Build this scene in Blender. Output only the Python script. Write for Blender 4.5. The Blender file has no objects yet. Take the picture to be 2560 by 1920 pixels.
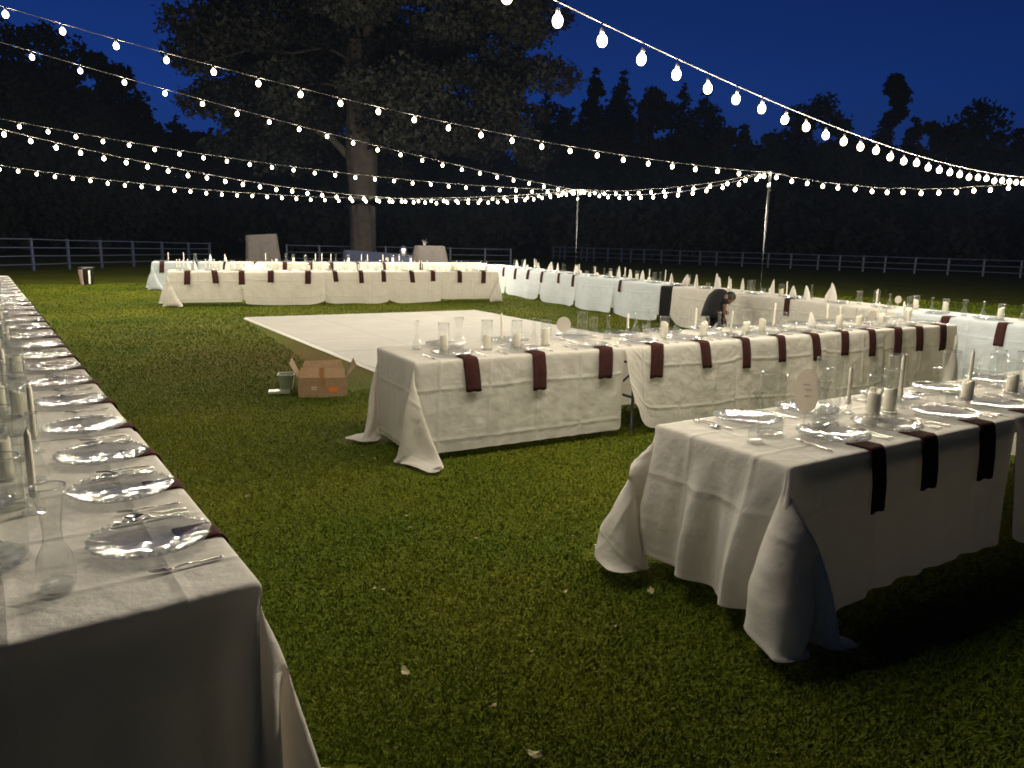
import bpy, math, random
import numpy as np
from math import sin, cos, pi, radians, atan, atan2, sqrt
from mathutils import Vector, Matrix
rnd = random.Random(7)
npr = np.random.RandomState(5)
SC = bpy.context.scene
COL = SC.collection

# ------------------------------------------------------------------ camera
EYE = 1.68
pitch = atan(372 / 1900.0)
roll = radians(1.13)
cam_data = bpy.data.cameras.new('camera')
cam = bpy.data.objects.new('camera', cam_data)
COL.objects.link(cam)
cam_data.sensor_fit = 'HORIZONTAL'
cam_data.sensor_width = 36.0
cam_data.lens = 36.0 * 1900 / 2560
cam_data.clip_start = 0.05
cam_data.clip_end = 900
Fv = Vector((0, cos(pitch), -sin(pitch)))
R0 = Vector((1, 0, 0))
U0 = R0.cross(Fv)
Rv = cos(roll) * R0 + sin(roll) * U0
Uv = -sin(roll) * R0 + cos(roll) * U0
cam.matrix_world = Matrix(((Rv.x, Uv.x, -Fv.x, 0), (Rv.y, Uv.y, -Fv.y, 0), (Rv.z, Uv.z, -Fv.z, EYE), (0, 0, 0, 1)))
SC.camera = cam

# ------------------------------------------------------------------ sky after sunset (no sun lamp: only the bulbs are lit)
BULB_WATT = 29.0
HAZE = 0.0002
world = bpy.data.worlds.new('World')
SC.world = world
world.use_nodes = True
wn = world.node_tree
for n in list(wn.nodes):
    wn.nodes.remove(n)
w_out = wn.nodes.new('ShaderNodeOutputWorld')
w_bg = wn.nodes.new('ShaderNodeBackground')
w_tc = wn.nodes.new('ShaderNodeTexCoord')
w_sep = wn.nodes.new('ShaderNodeSeparateXYZ')
w_ramp = wn.nodes.new('ShaderNodeValToRGB')
wn.links.new(w_tc.outputs['Generated'], w_sep.inputs[0])
wn.links.new(w_sep.outputs['Z'], w_ramp.inputs[0])
cr = w_ramp.color_ramp
cr.elements[0].position = 0.0
cr.elements[0].color = (0.0080, 0.024, 0.100, 1)
cr.elements[1].position = 1.0
cr.elements[1].color = (0.0016, 0.0030, 0.012, 1)
for p_, c_ in ((0.08, (0.0070, 0.030, 0.150, 1)), (0.17, (0.0050, 0.030, 0.172, 1)), (0.28, (0.0040, 0.021, 0.125, 1)), (0.5, (0.0024, 0.007, 0.035, 1))):
    e = cr.elements.new(p_)
    e.color = c_
# dusk glow lies towards the upper left of the view; the sky fades smoothly away from it
w_dot = wn.nodes.new('ShaderNodeVectorMath')
w_dot.operation = 'DOT_PRODUCT'
wn.links.new(w_tc.outputs['Generated'], w_dot.inputs[0])
w_dot.inputs[1].default_value = (-0.62, 0.78, 0.0)
w_mr = wn.nodes.new('ShaderNodeMapRange')
w_mr.inputs['From Min'].default_value = -0.6
w_mr.inputs['From Max'].default_value = 1.0
w_mr.inputs['To Min'].default_value = 0.28
w_mr.inputs['To Max'].default_value = 1.10
wn.links.new(w_dot.outputs['Value'], w_mr.inputs['Value'])
wn.links.new(w_mr.outputs[0], w_bg.inputs[1])
wn.links.new(w_ramp.outputs[0], w_bg.inputs[0])
wn.links.new(w_bg.outputs[0], w_out.inputs[0])
SC.view_settings.view_transform = 'Standard'
SC.view_settings.look = 'None'
SC.view_settings.exposure = 0.0
SC.view_settings.gamma = 1.0
SC.render.engine = 'CYCLES'
cy = SC.cycles
cy.use_light_tree = True
cy.sample_clamp_indirect = 4.0
cy.sample_clamp_direct = 0.0
cy.max_bounces = 7
cy.diffuse_bounces = 3
cy.glossy_bounces = 3
cy.transparent_max_bounces = 24
cy.caustics_reflective = False
cy.caustics_refractive = False
cy.use_denoising = True
cy.filter_width = 1.7

# ------------------------------------------------------------------ materials
MATS = {}


def mat(name, color, rough=0.7, metal=0.0, spec=0.5, noise=None, bump=None, sheen=0.0, emit=None, sub=None):
    m = bpy.data.materials.new(name)
    m.use_nodes = True
    nt = m.node_tree
    b = nt.nodes['Principled BSDF']
    b.inputs['Base Color'].default_value = (*color, 1)
    b.inputs['Roughness'].default_value = rough
    b.inputs['Metallic'].default_value = metal
    b.inputs['Specular IOR Level'].default_value = spec
    if sheen:
        b.inputs['Sheen Weight'].default_value = sheen
    if emit:
        b.inputs['Emission Color'].default_value = (*emit[0], 1)
        b.inputs['Emission Strength'].default_value = emit[1]
    if noise or bump:
        tc = nt.nodes.new('ShaderNodeTexCoord')
    if noise:
        c2, sc_ = noise
        nz = nt.nodes.new('ShaderNodeTexNoise')
        nz.inputs['Scale'].default_value = sc_
        nz.inputs['Detail'].default_value = 6
        rp = nt.nodes.new('ShaderNodeValToRGB')
        rp.color_ramp.elements[0].position = 0.35
        rp.color_ramp.elements[1].position = 0.66
        rp.color_ramp.elements[0].color = (*color, 1)
        rp.color_ramp.elements[1].color = (*c2, 1)
        nt.links.new(tc.outputs['Object'], nz.inputs['Vector'])
        nt.links.new(nz.outputs['Fac'], rp.inputs[0])
        nt.links.new(rp.outputs[0], b.inputs['Base Color'])
    if bump:
        bs, st = bump
        nz2 = nt.nodes.new('ShaderNodeTexNoise')
        nz2.inputs['Scale'].default_value = bs
        nz2.inputs['Detail'].default_value = 4
        bp = nt.nodes.new('ShaderNodeBump')
        bp.inputs['Strength'].default_value = st
        bp.inputs['Distance'].default_value = 0.02
        nt.links.new(tc.outputs['Object'], nz2.inputs['Vector'])
        nt.links.new(nz2.outputs['Fac'], bp.inputs['Height'])
        nt.links.new(bp.outputs[0], b.inputs['Normal'])
    MATS[name] = m
    return m


def cloth_mat(name, color, crease=1.0):
    m = mat(name, color, rough=0.85, spec=0.15, sheen=0.15)
    nt = m.node_tree
    b = nt.nodes['Principled BSDF']
    uv = nt.nodes.new('ShaderNodeUVMap')
    sep = nt.nodes.new('ShaderNodeSeparateXYZ')
    nt.links.new(uv.outputs[0], sep.inputs[0])
    wob = nt.nodes.new('ShaderNodeTexNoise')
    wob.inputs['Scale'].default_value = 2.0
    nt.links.new(uv.outputs[0], wob.inputs['Vector'])

    def M(op, a, bb=None, c=None):
        n = nt.nodes.new('ShaderNodeMath')
        n.operation = op
        for i, v in enumerate((a, bb, c)):
            if v is None:
                continue
            if isinstance(v, (int, float)):
                n.inputs[i].default_value = v
            else:
                nt.links.new(v, n.inputs[i])
        return n.outputs[0]
    # pressed fold lines every 0.37 m along and 0.38 m across, soft ridge
    w0 = M('MULTIPLY', wob.outputs['Fac'], 0.03)
    tot = None
    for ax, per in (('X', 0.42), ('Y', 0.38)):
        x_ = M('ADD', sep.outputs[ax], w0)
        f_ = M('PINGPONG', x_, per)
        d_ = M('ABSOLUTE', M('SUBTRACT', f_, per * 0.5))
        r_ = M('SMOOTH_MIN', M('MULTIPLY', d_, 40.0), 1.0, 0.3)
        r_ = M('SUBTRACT', 1.0, r_)
        tot = r_ if tot is None else M('MAXIMUM', tot, r_)
    nz = nt.nodes.new('ShaderNodeTexNoise')
    nz.inputs['Scale'].default_value = 7
    nz.inputs['Detail'].default_value = 5
    nt.links.new(uv.outputs[0], nz.inputs['Vector'])
    weave = nt.nodes.new('ShaderNodeTexNoise')
    weave.inputs['Scale'].default_value = 260
    nt.links.new(uv.outputs[0], weave.inputs['Vector'])
    h = M('ADD', M('MULTIPLY', tot, 0.0050 * crease), M('MULTIPLY', nz.outputs['Fac'], 0.022))
    h = M('ADD', h, M('MULTIPLY', weave.outputs['Fac'], 0.0009))
    bp = nt.nodes.new('ShaderNodeBump')
    bp.inputs['Strength'].default_value = 1.0
    bp.inputs['Distance'].default_value = 1.0
    nt.links.new(h, bp.inputs['Height'])
    nt.links.new(bp.outputs[0], b.inputs['Normal'])
    # faint soiling in the colour
    rp = nt.nodes.new('ShaderNodeValToRGB')
    tl_ = nt.nodes.new('ShaderNodeBsdfTranslucent')
    tl_.inputs[0].default_value = (color[0] * 1.05, color[1] * 1.0, color[2] * .93, 1)
    mxs = nt.nodes.new('ShaderNodeMixShader')
    mxs.inputs[0].default_value = .30
    nt.links.new(b.outputs[0], mxs.inputs[1])
    nt.links.new(tl_.outputs[0], mxs.inputs[2])
    nt.links.new(mxs.outputs[0], nt.nodes['Material Output'].inputs[0])
    rp.color_ramp.elements[0].color = (color[0] * .93, color[1] * .92, color[2] * .90, 1)
    rp.color_ramp.elements[1].color = (*color, 1)
    rp.color_ramp.elements[0].position = 0.3
    rp.color_ramp.elements[1].position = 0.6
    nt.links.new(nz.outputs['Fac'], rp.inputs[0])
    nt.links.new(rp.outputs[0], b.inputs['Base Color'])
    return m


def glass_mat(name, tint=(0.97, 0.98, 0.97), haze=0.05, edge=0.85, rough=0.03):
    m = bpy.data.materials.new(name)
    m.use_nodes = True
    nt = m.node_tree
    for n in list(nt.nodes):
        nt.nodes.remove(n)
    out = nt.nodes.new('ShaderNodeOutputMaterial')
    tr = nt.nodes.new('ShaderNodeBsdfTransparent')
    tr.inputs[0].default_value = (*tint, 1)
    gl = nt.nodes.new('ShaderNodeBsdfGlossy')
    gl.inputs['Roughness'].default_value = rough
    gl.inputs['Color'].default_value = (1, 1, 1, 1)
    df = nt.nodes.new('ShaderNodeBsdfDiffuse')
    df.inputs[0].default_value = (0.8, 0.8, 0.78, 1)
    lw = nt.nodes.new('ShaderNodeLayerWeight')
    lw.inputs['Blend'].default_value = 0.35
    pw = nt.nodes.new('ShaderNodeMath')
    pw.operation = 'POWER'
    nt.links.new(lw.outputs['Facing'], pw.inputs[0])
    pw.inputs[1].default_value = 2.2
    mp = nt.nodes.new('ShaderNodeMapRange')
    mp.inputs['To Min'].default_value = 0.06
    mp.inputs['To Max'].default_value = edge
    nt.links.new(pw.outputs[0], mp.inputs['Value'])
    mx = nt.nodes.new('ShaderNodeMixShader')
    nt.links.new(mp.outputs[0], mx.inputs[0])
    nt.links.new(tr.outputs[0], mx.inputs[1])
    nt.links.new(gl.outputs[0], mx.inputs[2])
    mx2 = nt.nodes.new('ShaderNodeMixShader')
    mx2.inputs[0].default_value = haze
    nt.links.new(mx.outputs[0], mx2.inputs[1])
    nt.links.new(df.outputs[0], mx2.inputs[2])
    nt.links.new(mx2.outputs[0], out.inputs[0])
    MATS[name] = m
    return m


cloth_mat('linen', (0.80, 0.785, 0.75))
cloth_mat('linen_bluish_lit', (0.68, 0.75, 0.83), 0.8)  # white cloth with the bluish light on it put into the base colour
cloth_mat('linen_mauve', (0.14, 0.128, 0.13), 0.5)
cloth_mat('linen_blue', (0.12, 0.145, 0.26), 0.5)
mat('napkin', (0.045, 0.017, 0.016), rough=0.95, spec=0.1, noise=((0.062, 0.024, 0.022), 40), bump=(300, 0.3))
mat('gap_shade', (0.012, 0.012, 0.013), rough=0.95, spec=0.1)  # black sheet painting the darkness seen in the opening between two cloths
glass_mat('glass', haze=0.03, edge=.85)
glass_mat('plate_glass', tint=(0.84, 0.85, 0.86), haze=0.035, edge=0.8, rough=0.06)
glass_mat('crystal', haze=0.14, edge=0.95, rough=0.05)
mat('cutlery', (0.75, 0.73, 0.70), rough=0.16, metal=1.0)
mat('wax', (0.85, 0.80, 0.69), rough=0.5, noise=((0.80, 0.74, 0.62), 9), bump=(30, 0.15))
mat('wick', (0.05, 0.045, 0.04))
mat('acrylic', (0.72, 0.69, 0.65), rough=0.5)
_nt = MATS['acrylic'].node_tree
_tl = _nt.nodes.new('ShaderNodeBsdfTranslucent')
_tl.inputs[0].default_value = (0.66, 0.62, 0.57, 1)
_mx = _nt.nodes.new('ShaderNodeMixShader')
_mx.inputs[0].default_value = .6
_nt.links.new(_nt.nodes['Principled BSDF'].outputs[0], _mx.inputs[1])
_nt.links.new(_tl.outputs[0], _mx.inputs[2])
_nt.links.new(_mx.outputs[0], _nt.nodes['Material Output'].inputs[0])
mat('ink', (0.10, 0.09, 0.09), rough=0.6)
mat('white_linen_glare', (0.74, 0.72, 0.68), rough=0.9, bump=(25, 0.5))  # linen heap, and the cones that stand for candle glare
mat('metal_dark', (0.05, 0.05, 0.05), rough=0.45, metal=0.6)
mat('plastic_top', (0.55, 0.55, 0.54), rough=0.5)
mat('pole_metal', (0.085, 0.09, 0.10), rough=0.35, metal=0.7)
mat('wire', (0.045, 0.042, 0.038), rough=0.7)
mat('socket', (0.03, 0.03, 0.03), rough=0.4)
mat('fence_paint', (0.085, 0.105, 0.19), rough=0.5)
mat('rail_paint', (0.08, 0.10, 0.19), rough=0.5)
mat('cardboard', (0.34, 0.225, 0.13), rough=0.85, noise=((0.29, 0.185, 0.10), 18), bump=(60, 0.2))
mat('cardboard_inner', (0.46, 0.31, 0.18), rough=0.85, noise=((0.40, 0.265, 0.15), 14), bump=(40, 0.2))
mat('packing_tape', (0.33, 0.17, 0.055), rough=0.3)
mat('sticker_orange', (0.75, 0.18, 0.02), rough=0.6)
mat('sticker_white', (0.7, 0.65, 0.6), rough=0.6)
mat('tub_plastic', (0.34, 0.40, 0.28), rough=0.35)
mat('floor_panel', (0.245, 0.24, 0.23), rough=0.5, spec=0.25, noise=((0.215, 0.208, 0.192), 1.3))
mat('floor_trim', (0.36, 0.34, 0.3), rough=0.4)
mat('leaf_dry', (0.42, 0.38, 0.22), rough=0.8, noise=((0.3, 0.26, 0.13), 30))
mat('bark', (0.085, 0.072, 0.066), rough=0.95, noise=((0.055, 0.047, 0.044), 3.0), bump=(6, 1.0))
mat('bark_far', (0.05, 0.04, 0.035), rough=0.95)
mat('needles', (0.0085, 0.010, 0.0065), rough=0.8, noise=((0.003, 0.004, 0.003), 0.35))
mat('foliage_far', (0.035, 0.045, 0.03), rough=0.9, noise=((0.02, 0.028, 0.02), 0.25))
mat('hill_soil', (0.02, 0.022, 0.015), rough=1.0)
mat('skin', (0.22, 0.115, 0.075), rough=0.55)
mat('hair', (0.02, 0.014, 0.01), rough=0.6)
mat('shirt', (0.012, 0.012, 0.015), rough=0.9, bump=(12, 0.4))
mat('trousers', (0.014, 0.015, 0.022), rough=0.9)
mat('shoe', (0.01, 0.01, 0.01), rough=0.5)
mat('bin_black', (0.010, 0.010, 0.010), rough=0.5)
mat('bin_pink', (0.55, 0.40, 0.37), rough=0.8)
mat('bin_white', (0.75, 0.75, 0.72), rough=0.7)
mat('steel', (0.6, 0.6, 0.62), rough=0.3, metal=0.9)
mat('blade', (0.078, 0.132, 0.008), rough=0.6, spec=0.10, noise=((0.160, 0.190, 0.013), 0.55))


def emission_mat(name, color, strength):
    m = bpy.data.materials.new(name)
    m.use_nodes = True
    nt = m.node_tree
    for n in list(nt.nodes):
        nt.nodes.remove(n)
    out = nt.nodes.new('ShaderNodeOutputMaterial')
    em = nt.nodes.new('ShaderNodeEmission')
    em.inputs[0].default_value = (*color, 1)
    em.inputs[1].default_value = strength
    nt.links.new(em.outputs[0], out.inputs[0])
    MATS[name] = m


# frosted bulb glass: lit warm all over, brightest where one looks through it at the filament; the filament's light passes through
m = bpy.data.materials.new('bulb_glass')
m.use_nodes = True
nt = m.node_tree
for n in list(nt.nodes):
    nt.nodes.remove(n)
_o = nt.nodes.new('ShaderNodeOutputMaterial')
_e = nt.nodes.new('ShaderNodeEmission')
_t = nt.nodes.new('ShaderNodeBsdfTransparent')
_a = nt.nodes.new('ShaderNodeAddShader')
_l = nt.nodes.new('ShaderNodeLayerWeight')
_l.inputs['Blend'].default_value = .5
_r = nt.nodes.new('ShaderNodeValToRGB')
_r.color_ramp.elements[0].position = .12
_r.color_ramp.elements[0].color = (1.0, .88, .62, 1)
_r.color_ramp.elements[1].position = .95
_r.color_ramp.elements[1].color = (.050, .030, .013, 1)
nt.links.new(_l.outputs['Facing'], _r.inputs[0])
nt.links.new(_r.outputs[0], _e.inputs[0])
_e.inputs[1].default_value = 16.0
nt.links.new(_e.outputs[0], _a.inputs[0])
nt.links.new(_t.outputs[0], _a.inputs[1])
nt.links.new(_a.outputs[0], _o.inputs[0])
try:
    m.cycles.emission_sampling = 'NONE'
except Exception:
    pass
MATS['bulb_glow'] = m
LAMP = bpy.data.lights.new('filament', 'POINT')
LAMP.energy = BULB_WATT
LAMP.color = (1.0, 0.88, 0.665)
LAMP.shadow_soft_size = .026

# lawn ground material: greens with darker and straw patches
m = mat('lawn_ground', (0.045, 0.075, 0.012), rough=0.95, spec=0.1)
nt = m.node_tree
b = nt.nodes['Principled BSDF']
tc = nt.nodes.new('ShaderNodeTexCoord')
n1 = nt.nodes.new('ShaderNodeTexNoise')
n1.inputs['Scale'].default_value = 0.55
n1.inputs['Detail'].default_value = 8
n1.inputs['Roughness'].default_value = 0.65
n2 = nt.nodes.new('ShaderNodeTexNoise')
n2.inputs['Scale'].default_value = 38
n2.inputs['Detail'].default_value = 6
for n_ in (n1, n2):
    nt.links.new(tc.outputs['Object'], n_.inputs['Vector'])
r1 = nt.nodes.new('ShaderNodeValToRGB')
r1.color_ramp.elements[0].position = 0.3
r1.color_ramp.elements[1].position = 0.7
r1.color_ramp.elements[0].color = (0.080, 0.120, 0.009, 1)
r1.color_ramp.elements[1].color = (0.165, 0.168, 0.014, 1)
nt.links.new(n1.outputs['Fac'], r1.inputs[0])
r2 = nt.nodes.new('ShaderNodeValToRGB')
r2.color_ramp.elements[0].position = 0.38
r2.color_ramp.elements[1].position = 0.62
r2.color_ramp.elements[0].color = (0.45, 0.45, 0.42, 1)
r2.color_ramp.elements[1].color = (1.25, 1.25, 1.15, 1)
nt.links.new(n2.outputs['Fac'], r2.inputs[0])
mx = nt.nodes.new('ShaderNodeMixRGB')
mx.blend_type = 'MULTIPLY'
mx.inputs[0].default_value = 1
nt.links.new(r1.outputs[0], mx.inputs[1])
nt.links.new(r2.outputs[0], mx.inputs[2])
# worn straw-coloured patch of turf beside the dance floor
geo = nt.nodes.new('ShaderNodeVectorMath')
geo.operation = 'DISTANCE'
nt.links.new(tc.outputs['Object'], geo.inputs[0])
geo.inputs[1].default_value = (-3.0, 10.0, 0)
mr = nt.nodes.new('ShaderNodeMapRange')
mr.inputs['From Min'].default_value = 0.4
mr.inputs['From Max'].default_value = 2.2
mr.inputs['To Min'].default_value = 0.8
mr.inputs['To Max'].default_value = 0.0
nt.links.new(geo.outputs['Value'], mr.inputs['Value'])
mx3 = nt.nodes.new('ShaderNodeMixRGB')
nt.links.new(mr.outputs[0], mx3.inputs[0])
nt.links.new(mx.outputs[0], mx3.inputs[1])
mx3.inputs[2].default_value = (0.15, 0.095, 0.022, 1)
nt.links.new(mx3.outputs[0], b.inputs['Base Color'])
bp = nt.nodes.new('ShaderNodeBump')
bp.inputs['Strength'].default_value = 1.0
bp.inputs['Distance'].default_value = 0.05
nt.links.new(n2.outputs['Fac'], bp.inputs['Height'])
nt.links.new(bp.outputs[0], b.inputs['Normal'])

# ------------------------------------------------------------------ helpers
ORD = ['nearest', 'second', 'third', 'fourth', 'fifth', 'sixth', 'seventh', 'eighth', 'ninth', 'tenth', 'eleventh', 'twelfth',
       'thirteenth', 'fourteenth', 'fifteenth', 'sixteenth', 'seventeenth', 'eighteenth', 'nineteenth', 'twentieth', 'twenty-first',
       'twenty-second', 'twenty-third', 'twenty-fourth', 'twenty-fifth', 'twenty-sixth', 'twenty-seventh', 'twenty-eighth',
       'twenty-ninth', 'thirtieth', 'thirty-first', 'thirty-second', 'thirty-third', 'thirty-fourth', 'thirty-fifth']
ORDL = ['first'] + ORD[1:]


def mesh(name, verts, faces, material, smooth=True, uvs=None):
    me = bpy.data.meshes.new(name)
    me.from_pydata([tuple(v) for v in verts], [], [tuple(f) for f in faces])
    ms = material if isinstance(material, (list, tuple)) else [material]
    for m_ in ms:
        me.materials.append(MATS[m_])
    me.polygons.foreach_set('use_smooth', [smooth] * len(me.polygons))
    if uvs is not None:
        uvl = me.uv_layers.new(name='UVMap')
        li = np.zeros(len(me.loops), dtype=np.int32)
        me.loops.foreach_get('vertex_index', li)
        uvl.data.foreach_set('uv', np.asarray(uvs, dtype=np.float32)[li].ravel())
    me.update()
    return me


def fast_mesh(name, verts, tris, material, smooth=False):
    me = bpy.data.meshes.new(name)
    me.vertices.add(len(verts))
    me.vertices.foreach_set('co', verts.astype(np.float32).ravel())
    nt_ = len(tris)
    me.loops.add(nt_ * 3)
    me.loops.foreach_set('vertex_index', tris.astype(np.int32).ravel())
    me.polygons.add(nt_)
    me.polygons.foreach_set('loop_start', np.arange(0, nt_ * 3, 3, dtype=np.int32))
    me.polygons.foreach_set('loop_total', np.full(nt_, 3, dtype=np.int32))
    me.polygons.foreach_set('use_smooth', np.full(nt_, smooth))
    me.materials.append(MATS[material])
    me.update(calc_edges=True)
    return me


def link(name, me, parent=None, loc=(0, 0, 0), rz=0.0, scale=None, label=None, cat=None, group=None, kind=None, rot=None):
    o = bpy.data.objects.new(name, me)
    COL.objects.link(o)
    if parent:
        o.parent = parent
    o.location = loc
    o.rotation_euler = rot if rot else (0, 0, rz)
    if scale:
        o.scale = scale if isinstance(scale, (tuple, list)) else (scale,) * 3
    if label:
        o['label'] = label
    if cat:
        o['category'] = cat
    if group:
        o['group'] = group
    if kind:
        o['kind'] = kind
    return o


class MB:
    def __init__(s):
        s.v = []
        s.f = []
        s.mi = []
        s.m = 0

    def add(s, vs, fs):
        b0 = len(s.v)
        s.v += [tuple(v) for v in vs]
        s.f += [tuple(i + b0 for i in f) for f in fs]
        s.mi += [s.m] * len(fs)

    def box(s, c, d, rz=0, M_=None):
        x, y, z = d[0] / 2, d[1] / 2, d[2] / 2
        vs = [Vector((a * x, b_ * y, c_ * z)) for a in (-1, 1) for b_ in (-1, 1) for c_ in (-1, 1)]
        R = M_ if M_ is not None else Matrix.Rotation(rz, 3, 'Z')
        vs = [R @ v + Vector(c) for v in vs]
        s.add(vs, [(0, 1, 3, 2), (4, 6, 7, 5), (0, 4, 5, 1), (2, 3, 7, 6), (0, 2, 6, 4), (1, 5, 7, 3)])

    def lathe(s, prof, seg=16, c=(0, 0, 0), ripple=None):
        vs = []
        for k, (r, z) in enumerate(prof):
            for i in range(seg):
                a = 2 * pi * i / seg
                rr = r
                zz = z
                if ripple and ripple[k]:
                    q = ripple[k] * cos(ripple_n * a)
                    rr = r * (1 + q)
                    zz = z + q * 0.06
                vs.append((c[0] + rr * cos(a), c[1] + rr * sin(a), c[2] + zz))
        fs = []
        for k in range(len(prof) - 1):
            for i in range(seg):
                j = (i + 1) % seg
                fs.append((k * seg + i, k * seg + j, (k + 1) * seg + j, (k + 1) * seg + i))
        s.add(vs, fs)

    def tube(s, pts, r, seg=6, cap=True):
        pts = [Vector(p) for p in pts]
        rs = r if isinstance(r, (list, tuple)) else [r] * len(pts)
        vs = []
        up = Vector((0, 0, 1))
        for i, p in enumerate(pts):
            t = (pts[min(i + 1, len(pts) - 1)] - pts[max(i - 1, 0)]).normalized()
            a = t.cross(up)
            if a.length < 1e-3:
                a = t.cross(Vector((1, 0, 0)))
            a.normalize()
            b_ = t.cross(a)
            for k in range(seg):
                th = 2 * pi * k / seg
                vs.append(p + (a * cos(th) + b_ * sin(th)) * rs[i])
        fs = []
        for i in range(len(pts) - 1):
            for k in range(seg):
                j = (k + 1) % seg
                fs.append((i * seg + k, i * seg + j, (i + 1) * seg + j, (i + 1) * seg + k))
        if cap:
            fs.append(tuple(range(seg)))
            fs.append(tuple(reversed(range((len(pts) - 1) * seg, len(pts) * seg))))
        s.add(vs, fs)

    def build(s, name, material, smooth=True):
        me = mesh(name, s.v, s.f, material, smooth)
        if isinstance(material, (list, tuple)):
            me.polygons.foreach_set('material_index', s.mi)
        return me


ripple_n = 40


def empty(name, loc, rz, label, cat, group=None):
    return link(name, None, None, loc, rz, None, label, cat, group)


# ------------------------------------------------------------------ ground
link('lawn', mesh('lawn', [(-300, -60, 0), (300, -60, 0), (300, 400, 0), (-300, 400, 0)], [(0, 1, 2, 3)], 'lawn_ground', False), kind='structure')
# wooded hillside behind the paddock
gx = np.linspace(-200, 220, 60)
gy = np.linspace(66, 210, 24)
hv = []
for y_ in gy:
    for x_ in gx:
        h_ = 12.5 * (1 - math.exp(-max(0, y_ - 66) / 26.0)) + 1.2 * sin(x_ * .05 + y_ * .03) * min(1, (y_ - 66) / 30)
        hv.append((x_, y_, h_ - 0.05))
hf = [(j * 60 + i, j * 60 + i + 1, (j + 1) * 60 + i + 1, (j + 1) * 60 + i) for j in range(23) for i in range(59)]
link('hillside', mesh('hillside', hv, hf, 'hill_soil'), kind='structure')

# ------------------------------------------------------------------ trees


def leaf_cloud(name, centers, radii, n, size, material, squash=0.7, seed=0, jitter=0.35):
    r_ = np.random.RandomState(seed)
    c = np.asarray(centers, float)
    rad = np.asarray(radii, float)
    w = rad ** 2
    idx = r_.choice(len(c), n, p=w / w.sum())
    d = r_.normal(size=(n, 3))
    d /= np.linalg.norm(d, axis=1)[:, None]
    rr = rad[idx] * (r_.uniform(0.25, 1.0, n) ** 0.55) * (1 + jitter * r_.uniform(-1, 1, n) ** 3)
    p = c[idx] + d * rr[:, None] * np.array([1, 1, squash])
    s = size * r_.uniform(0.5, 1.4, n)
    a = r_.normal(size=(n, 3))
    a /= np.linalg.norm(a, axis=1)[:, None]
    b2 = np.cross(a, r_.normal(size=(n, 3)))
    b2 /= np.linalg.norm(b2, axis=1)[:, None] + 1e-6
    V = np.stack([p - a * s[:, None] * .5, p + a * s[:, None] * .5, p + b2 * s[:, None] * 0.8], 1)
    return fast_mesh(name, V.reshape(-1, 3), np.arange(n * 3).reshape(-1, 3), material)


# big pine behind the far tables
TX, TY = -7.49, 38.0
tree = empty('pine_tree', (TX, TY, 0), 0, 'huge dark pine with pale lit trunk rising behind the far tables', 'tree')
t = MB()
pts = []
rad = []
for k in range(26):
    z = k * 0.42
    f_ = z / 10.5
    r0 = 0.60 + 0.30 * max(0, 1 - z / 0.9) + 0.11 * math.exp(-((z - 5.0) / 1.6) ** 2) - 0.18 * max(0, f_ - .55)
    pts.append((0.05 * sin(z * .5), 0, z - 0.05))
    rad.append(r0)
t.tube(pts, rad, 48)
t.tube([(0.35, 0, 8.5), (0.55, 0, 12), (0.6, 0.1, 16), (0.5, 0, 22)], [0.36, 0.28, 0.2, 0.06], 10)
t.tube([(-0.3, 0, 8.5), (-0.75, 0.1, 12), (-1.0, 0, 16), (-1.2, 0, 21)], [0.33, 0.26, 0.2, 0.05], 10)
for v_i in range(len(t.v)):
    x, y, z = t.v[v_i]
    a = atan2(y, x)
    q = 1 + 0.035 * sin(9 * a + z * 1.3) + 0.035 * abs(sin(11 * a - z * 1.1 + sin(z * 2.3))) + .015 * sin(z * 9 + 5 * a)
    t.v[v_i] = (x * q, y * q, z)
link('trunk', t.build('trunk', 'bark'), tree)
tips = []
limbs = [(-0.55, 0, 5.2, [(-1.3, -.3, 6.0), (-2.5, -.6, 6.6), (-4.2, -.9, 6.7), (-6.0, -1.2, 6.3)], .21),
         (0.5, 0, 5.9, [(1.4, -.4, 5.9), (2.8, -.7, 5.8), (4.0, -.8, 6.1), (5.6, -1, 6.9)], .15),
         (0.45, 0.1, 5.6, [(1.0, .2, 6.8), (2.0, .3, 8.3), (3.2, .4, 9.4)], .18)]
for k in range(34):
    z0 = 6.5 + k * 0.42
    a = k * 2.4 + rnd.uniform(-.4, .4)
    L = rnd.uniform(6.5, 9.4) * (1 - max(0, z0 - 12) / 30) * (1.08 if cos(a) > 0 else .88)
    dx, dy = cos(a), sin(a) * 0.75
    p_ = []
    for j in range(1, 5):
        f_ = j / 4
        p_.append((dx * L * f_ + rnd.uniform(-.3, .3), dy * L * f_, z0 + 1.4 * f_ - 2.2 * f_ * f_ + rnd.uniform(-.3, .3)))
    limbs.append((0, 0, z0, p_, 0.10))
for (x0, y0, z0, p_, r0) in limbs:
    lm = MB()
    P = [(x0, y0, z0)] + p_
    n_ = len(P)
    lm.tube(P, [r0 * (1 - 0.75 * i / (n_ - 1)) for i in range(n_)], 6)
    link('branch', lm.build('branch', 'bark'), tree)
    for i in range(1, n_):
        for q in range(3):
            s_ = 1.3 if i > 1 else 0.8
            tips.append(((P[i][0] + rnd.uniform(-s_, s_), P[i][1] + rnd.uniform(-s_, s_), P[i][2] + rnd.uniform(-.2, 1.3)), rnd.uniform(.7, 1.5)))
for k in range(110):
    a = rnd.uniform(0, 2 * pi)
    z = rnd.uniform(4.6, 14)
    R_ = (rnd.uniform(5.5, 8.9) if z > 7 else rnd.uniform(4.5, 7.8)) * (1.12 if cos(a) > 0 else .9)
    tips.append(((cos(a) * R_, sin(a) * R_ * .7, z), rnd.uniform(.7, 1.5)))
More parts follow.
